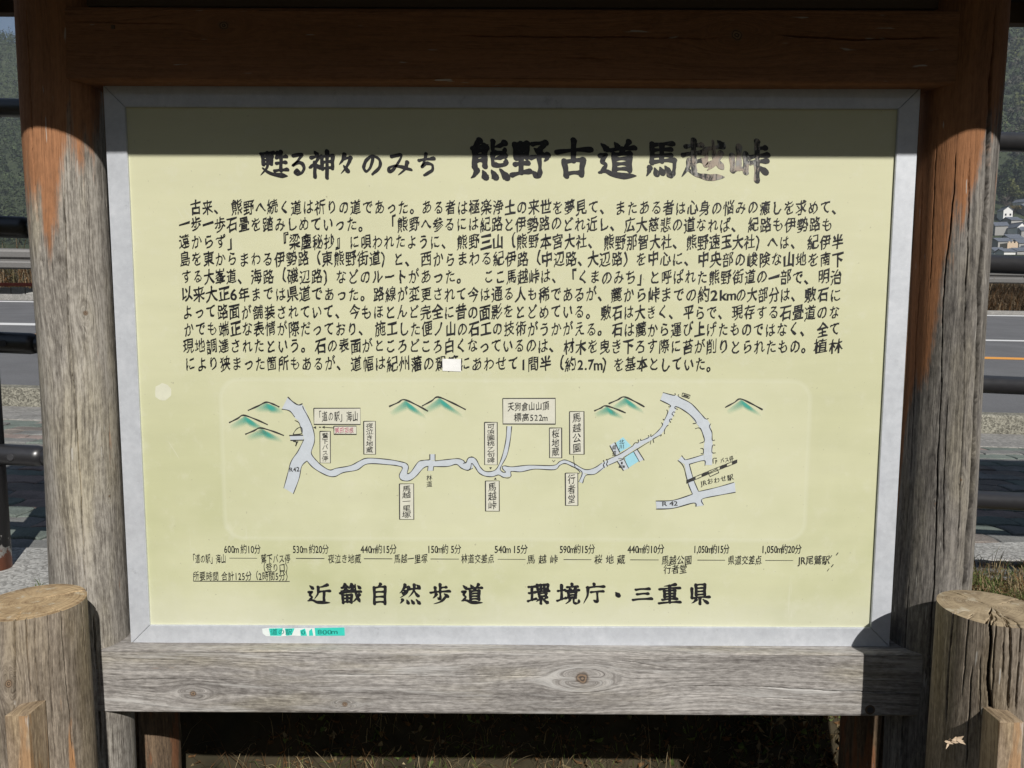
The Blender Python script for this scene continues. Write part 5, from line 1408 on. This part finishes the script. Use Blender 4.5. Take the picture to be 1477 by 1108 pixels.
blades('litter_grass', gpts(12000, -1.0, 1.35, 1.6, 2.2, rs, bank_ok), (.02, .07), (.0012, .003), [M_straw, M_grn, M_dead], 34, 1.4)
# crumbs of moss and earth in the joint by the footing
def crumbs(name, P, mat, seed, size=(.004, .012)):
    rs = np.random.RandomState(seed); V = []; F = []
    for p in P:
        s = rs.uniform(*size); b = len(V)
        q = [(1, 0, 0), (0, 1, 0), (-1, 0, 0), (0, -1, 0), (0, 0, .8), (.6, .6, .4)]
        for c in q: V.append((p[0] + c[0] * s * rs.uniform(.6, 1.2), p[1] + c[1] * s * rs.uniform(.6, 1.2), p[2] + c[2] * s * rs.uniform(.6, 1.2)))
        F += [(b, b + 1, b + 4), (b + 1, b + 2, b + 4), (b + 2, b + 3, b + 4), (b + 3, b, b + 4)]
    o = np_mesh(name, V, F, mat, None); o['kind'] = 'stuff'
P = [(x, foot_y(x) - rs.uniform(-.004, .10) ** 1, 0) for x in rs.uniform(.9, 1.9, 1400)]
crumbs('moss_and_earth', [(x, y, float(terrain(x, y)) - .002) for x, y, _ in P], M_soil, 3)

# dry reeds behind the guardrail on the right, bushes behind the wall on the left
def far_pts(n, x0, x1, d0, d1, rs):
    X = rs.uniform(x0, x1, n); D = rs.uniform(d0, d1, n); Y = np.array([far_pt(x).y for x in X]) + D
    return np.stack([X, Y, terrain(X, Y)], 1)
M_reedm = M_reed
P = far_pts(9000, 14.5, 24, .25, 2.2, rs); P[:, 2] += 0.0
blades('dry_reeds', P, (1.0, 2.1), (.012, .035), [M_reed, M_reed, M_dead], 41, .8)
P = far_pts(2600, -24, -9.5, 1.4, 3.4, rs)
blades('wayside_brush', P, (.9, 2.2), (.015, .04), [M_reed, M_bush, M_dead], 42, .9)

# ------------------------------------------------------------------ trees
M_bark = plain('grey_brown_bark', (.11, .09, .075), .9, scale=6, var=.3)
def crown_geo(V, F, MI, c, rx, rz, n, sz, rs, nm, lobes=6, shell=.55):
    lob = []
    for k in range(lobes):
        a = rs.uniform(0, 6.28); rr = rs.uniform(.15, .62)
        lob.append((np.array([math.cos(a) * rr * rx, math.sin(a) * rr * rx, rs.uniform(-.6, .65) * rz]), rs.uniform(.35, .6)))
    for i in range(n):
        lc, lr = lob[rs.randint(len(lob))]
        d = rs.normal(0, 1, 3); d /= np.linalg.norm(d) + 1e-9
        q = lc + d * lr * rs.uniform(shell, 1.05) * np.array([rx, rx, rz])
        p = c + q
        u = rs.normal(0, 1, 3) + d * .3; u /= np.linalg.norm(u); w_ = np.cross(u, d + rs.normal(0, .4, 3)); w_ /= np.linalg.norm(w_) + 1e-9
        s = sz * rs.uniform(.5, 1.3); b = len(V)
        V.extend([p - u * s, p - w_ * s * .7, p + u * s, p + w_ * s * .8 + d * s * .3])
        F.append((b, b + 1, b + 2, b + 3)); MI.append(rs.randint(nm))
CROWN = {
 'dark': [leafmat('crown_dark_green', (.022, .04, .018), (.055, .075, .03), .25, .15), leafmat('crown_mid_green', (.04, .06, .025), (.085, .105, .04), .3, .15)],
 'olive': [leafmat('crown_olive', (.09, .11, .035), (.20, .20, .07), .3, .2), leafmat('crown_olive_dark', (.06, .075, .03), (.13, .14, .05), .3, .2)],
 'brown': [leafmat('crown_rust', (.15, .10, .04), (.24, .17, .07), .3, .2), leafmat('crown_olive2', (.09, .09, .04), (.16, .15, .06), .3, .2)],
}
def tree(px, py_base, Y, hpx, wpx, kind, label):
    X = at_y(px, 400, Y).x; z0 = float(terrain(X, Y))
    h = hpx / FPX * Y * 1.0; wd = wpx / FPX * Y * 1.0
    root = empty('tree', (X, Y, z0), label, 'tree', 'trees above the village')
    rs_ = np.random.RandomState(int(px * 7 + Y)); bm = bmesh.new()
    tube_bm(bm, [(X, Y, z0 - 1), (X + .1, Y, z0 + h * .3), (X - .1, Y, z0 + h * .75)], [.35, .26, .08], 8)
    for k in range(9 if kind != 'bare' else 46):
        a = rs_.uniform(0, 6.28); zz = z0 + h * rs_.uniform(.2, .8); L = wd * .5 * rs_.uniform(.5, 1) 
        tube_bm(bm, [(X, Y, zz), (X + math.cos(a) * L * .5, Y + math.sin(a) * L * .5, zz + L * .35), (X + math.cos(a) * L, Y + math.sin(a) * L, zz + L * rs_.uniform(.6, 1.1))], [.14, .09, .03], 5)
    bm_obj('trunk', bm, M_bark, root)
    if kind != 'bare':
        V = []; F = []; MI = []
        crown_geo(V, F, MI, np.array([X, Y, z0 + h * .62]), wd * .5, h * .42, 900, wd * .055, rs_, 2, 8)
        np_mesh('crown', V, F, CROWN[kind], root, midx=MI)
for a in [(1434, 0, 520, 34, 26, 'dark', 'dark evergreen tree just above the village roofs, at the board post'),
          (1452, 0, 516, 36, 28, 'olive', 'yellow-green rounded tree above the white gabled house'),
          (1470, 0, 518, 40, 30, 'dark', 'dark broad evergreen right of the yellow-green tree'),
          (1444, 0, 506, 24, 18, 'bare', 'leafless grey tree below the yellow-green tree'),
          (1456, 0, 502, 14, 18, 'brown', 'low rust-olive tree right behind the white gables'),
          (1440, 0, 540, 34, 24, 'dark', 'dark green tree higher up beside the board post'),
          (1461, 0, 545, 36, 26, 'dark', 'dark tree one row higher behind the yellow-green tree'),
          (1481, 0, 530, 40, 30, 'dark', 'dark evergreen cut by the right edge of the picture'),
          (1490, 0, 512, 36, 28, 'olive', 'yellow-green tree just outside the right edge')]: tree(*a)

# the forest on the hills: too many crowns to count
def forest(name, sgn, mats, sp, wr, t0, t1, y0, y1, seed, conic, nq):
    rs = np.random.RandomState(seed); C = []
    Y = y0
    while Y < y1:
        x = t0 * Y
        while x < t1 * Y:
            X = sgn * (x + rs.uniform(-.4, .4) * sp); YY = Y + rs.uniform(-.4, .4) * sp
            r = rs.uniform(*wr); C.append((X, YY, r, r * (rs.uniform(1.0, 1.6) if not conic else rs.uniform(1.8, 2.6)), rs.randint(0, len(mats))))
            x += sp
        Y += sp * (1.0 + (Y - y0) / (y1 - y0) * .6)
    C = np.array(C); n = len(C); Z = terrain(C[:, 0], C[:, 1])
    d = rs.normal(0, 1, (n, nq, 3)); d[..., 2] = np.abs(d[..., 2]) * np.where(rs.rand(n, nq) < .75, 1, -1); d /= np.linalg.norm(d, axis=-1, keepdims=True)
    rad = rs.uniform(.55, 1.08, (n, nq, 1)) * (1 + .25 * np.sin(d[..., :1] * 5 + C[:, 0][:, None, None]) * np.cos(d[..., 1:2] * 6 + C[:, 1][:, None, None]))
    q = d * rad
    if conic: q[..., :2] *= (1 - .5 * q[..., 2:3])
    P = q * np.stack([C[:, 2], C[:, 2], C[:, 3]], -1)[:, None, :] + np.stack([C[:, 0], C[:, 1], Z + C[:, 3] * .7], -1)[:, None, :]
    u = rs.normal(0, 1, (n, nq, 3)); u -= d * (u * d).sum(-1, keepdims=True) * rs.uniform(.5, 1, (n, nq, 1)); u /= np.linalg.norm(u, axis=-1, keepdims=True)
    w_ = np.cross(u, d); s = (C[:, 2] * .24)[:, None, None] * rs.uniform(.5, 1.3, (n, nq, 1))
    V = np.stack([P - u * s, P - w_ * s, P + u * s * .9, P + w_ * s * .8], 2).reshape(-1, 3)
    F = np.arange(n * nq * 4).reshape(-1, 4); MM = np.repeat(C[:, 4].astype(int), nq)
    o = np_mesh(name, V, F, mats, None, midx=MM); o['kind'] = 'stuff'; return o
def forest_mat(name, a, b):
    t = NT(name); p = t.pos(); f = t.noise(p, .9, 4, .75); g = t.noise(p, .06, 4, .6)
    c = t.mix(t.smooth(f, .4, .62), a, b); c = t.mix(1., c, t.ramp(g, [(.3, .75), (.7, 1.3)]), 'MULTIPLY')
    t.set(color=c, rough=.9, spec=.1); t.bump(f, 1., 1.2); return t.m
FM = [forest_mat('forest_dark', (.022, .036, .02), (.058, .076, .036)), forest_mat('forest_mid', (.032, .05, .026), (.08, .10, .045)), forest_mat('forest_olive', (.065, .08, .03), (.13, .14, .055)), forest_mat('forest_grey', (.065, .065, .05), (.13, .12, .09))]
forest('mixed_forest', 1, FM, 8.5, (3.4, 5.6), .50, 1.0, 545, 1080, 3, False, 90)
forest('conifer_plantation', -1, [FM[0], FM[1], FM[1]], 7., (2.6, 3.9), .50, 1.0, 420, 1080, 4, True, 44)

# ------------------------------------------------------------------ the village
M_hw = plain('white_plaster', (.74, .73, .70), .8); M_hb = plain('beige_plaster', (.56, .43, .30), .8); M_hg = plain('grey_house_wall', (.34, .33, .31), .8)
M_rf = plain('blue_grey_roof_tiles', (.12, .135, .165), .6, var=.25, scale=2); M_win = plain('dark_window', (.03, .035, .04), .15)
def house(px, Y, w_, d_, h_, rise, rot, wm, label, roof=True, cren=False, dz=0.):
    X = at_y(px, 400, Y).x; z0 = float(terrain(X, Y)) + dz
    root = empty('house', (X, Y, z0), label, 'house', 'village houses on the slope')
    root.rotation_euler = (0, 0, 0)
    M = Matrix.Translation((X, Y, z0)) @ Matrix.Rotation(R(rot), 4, 'Z')
    if roof:
        V = []; 
        for y in (-d_ / 2, d_ / 2):
            for (x, z) in ((-w_ / 2, -1.5), (w_ / 2, -1.5), (w_ / 2, h_), (0, h_ + rise * .97), (-w_ / 2, h_)): V.append(tuple(M @ Vector((x, y, z))))
        np_mesh('wall', V, [(0, 1, 2, 3, 4), (9, 8, 7, 6, 5), (0, 5, 6, 1), (1, 6, 7, 2), (2, 7, 8, 3), (3, 8, 9, 4), (4, 9, 5, 0)], wm, root)
        for s in (-1, 1):
            e = .5; sl_ = rise / (w_ / 2); V = []
            for y in (-d_ / 2 - e, d_ / 2 + e):
                for (x, z) in ((s * (w_ / 2 + e), h_ - e * sl_), (0, h_ + rise), (0, h_ + rise + .25), (s * (w_ / 2 + e), h_ - e * sl_ + .25)): V.append(tuple(M @ Vector((x, y, z))))
            np_mesh('roof_slope', V, [(0, 1, 2, 3), (7, 6, 5, 4), (0, 4, 5, 1), (1, 5, 6, 2), (2, 6, 7, 3), (3, 7, 4, 0)], M_rf, root)
        box('ridge', -.2, .2, -d_ / 2 - .6, d_ / 2 + .6, h_ + rise + .15, h_ + rise + .5, M_rf, root, 0, M)
    else:
        box('wall', -w_ / 2, w_ / 2, -d_ / 2, d_ / 2, -1.5, h_, wm, root, 0, M)
        n = 3
        if cren:
            for k in range(n):
                c = -w_ / 2 + w_ * (k + .5) / n - w_ * .0; box('parapet', c - w_ * .09, c + w_ * .09, -d_ / 2, -d_ / 2 + .5, h_, h_ + .8, wm, root, 0, M)
        else: box('roof_slab', -w_ / 2 - .3, w_ / 2 + .3, -d_ / 2 - .3, d_ / 2 + .3, h_, h_ + .3, M_rf, root, 0, M)
    for k in range(2):
        c = (-.25 + .5 * k) * w_; zz = h_ * .45
        f = box('window', c - .55, c + .55, -d_ / 2 - .04, -d_ / 2 + .1, zz - .6, zz + .8, M_hg, root, 0, M)
        box('pane', c - .45, c + .45, -d_ / 2 - .07, -d_ / 2 - .02, zz - .5, zz + .7, M_win, f, 0, M)
Hs = [(1452, 431, 6.2, 6, 6.5, 0, 4, M_hb, 'beige two storey building with a notched parapet at the front of the village', False, True, 0),
      (1470, 425, 12, 5, 1.6, 0, 2, M_hw, 'long low white wall-like shed below the beige building', False, False, 0),
      (1438, 427, 7, 6, 1.4, 1.6, 90, M_hg, 'low dark-roofed house at the left end beside the beige building', True, False, 0),
      (1470, 446, 8, 8, 4.5, 2.0, 90, M_hg, 'grey house with a wide blue-grey roof right of the beige building', True, False, 0),
      (1440, 449, 8, 8, 5, 1.8, 90, M_hg, 'grey house behind the beige building with a long roof', True, False, 0),
      (1455, 459, 10, 8, 4.0, 2.4, 90, M_hg, 'broad blue-grey roofed house in the middle of the village', True, False, 0),
      (1461, 475, 6.5, 9, 5.2, 2.6, 8, M_hw, 'white gabled house, the larger of the two white gables', True, False, 0),
      (1474, 470, 9, 8, 4.2, 2.2, 80, M_hg, 'dark roofed house right of the larger white gable', True, False, 0),
      (1443, 497, 5.6, 8, 5.4, 2.3, -6, M_hw, 'small white gabled house at the upper left of the village', True, False, 0),
      (1453, 488, 11, 7, 3.2, 2.0, 90, M_hg, 'long dark roof between the two white gables', True, False, 0),
      (1475, 502, 9, 7, 3.8, 1.8, 88, M_hg, 'grey roofed house at the upper right of the village', True, False, 0)]
Hs += [(1447, 405, 8, 6, 2.6, 1.4, 90, M_hw, 'white walled low house in the front row below the beige building', True, False, 0),
       (1466, 408, 9, 6, 3.0, 1.5, 86, M_hg, 'grey walled house in the front row at the right', True, False, 0),
       (1434, 415, 7, 6, 3.2, 1.5, 90, M_hw, 'pale house in the front row next to the board post', True, False, 0),
       (1480, 420, 8, 7, 4.0, 1.8, 20, M_hw, 'white house in the front row cut by the right edge', True, False, 0),
       (1437, 482, 7, 7, 4.6, 2.0, 75, M_hg, 'grey gabled house in the second row from the top, beside the post', True, False, 0),
       (1466, 510, 7, 7, 4.2, 2.0, 30, M_hw, 'topmost white house under the yellow-green tree', True, False, 0)]
for h in Hs: house(*h)

# ------------------------------------------------------------------ the valley air
t = bpy.data.materials.new('valley_haze'); t.use_nodes = True; t.node_tree.nodes.clear()
pv = t.node_tree.nodes.new('ShaderNodeVolumePrincipled'); ov = t.node_tree.nodes.new('ShaderNodeOutputMaterial')
pv.inputs['Color'].default_value = (.80, .88, 1, 1); pv.inputs['Density'].default_value = .00021; pv.inputs['Anisotropy'].default_value = .1
t.node_tree.links.new(pv.outputs[0], ov.inputs['Volume'])
box('haze', -1560, 1560, -720, 1320, -6, 560, t, None, kind='stuff')
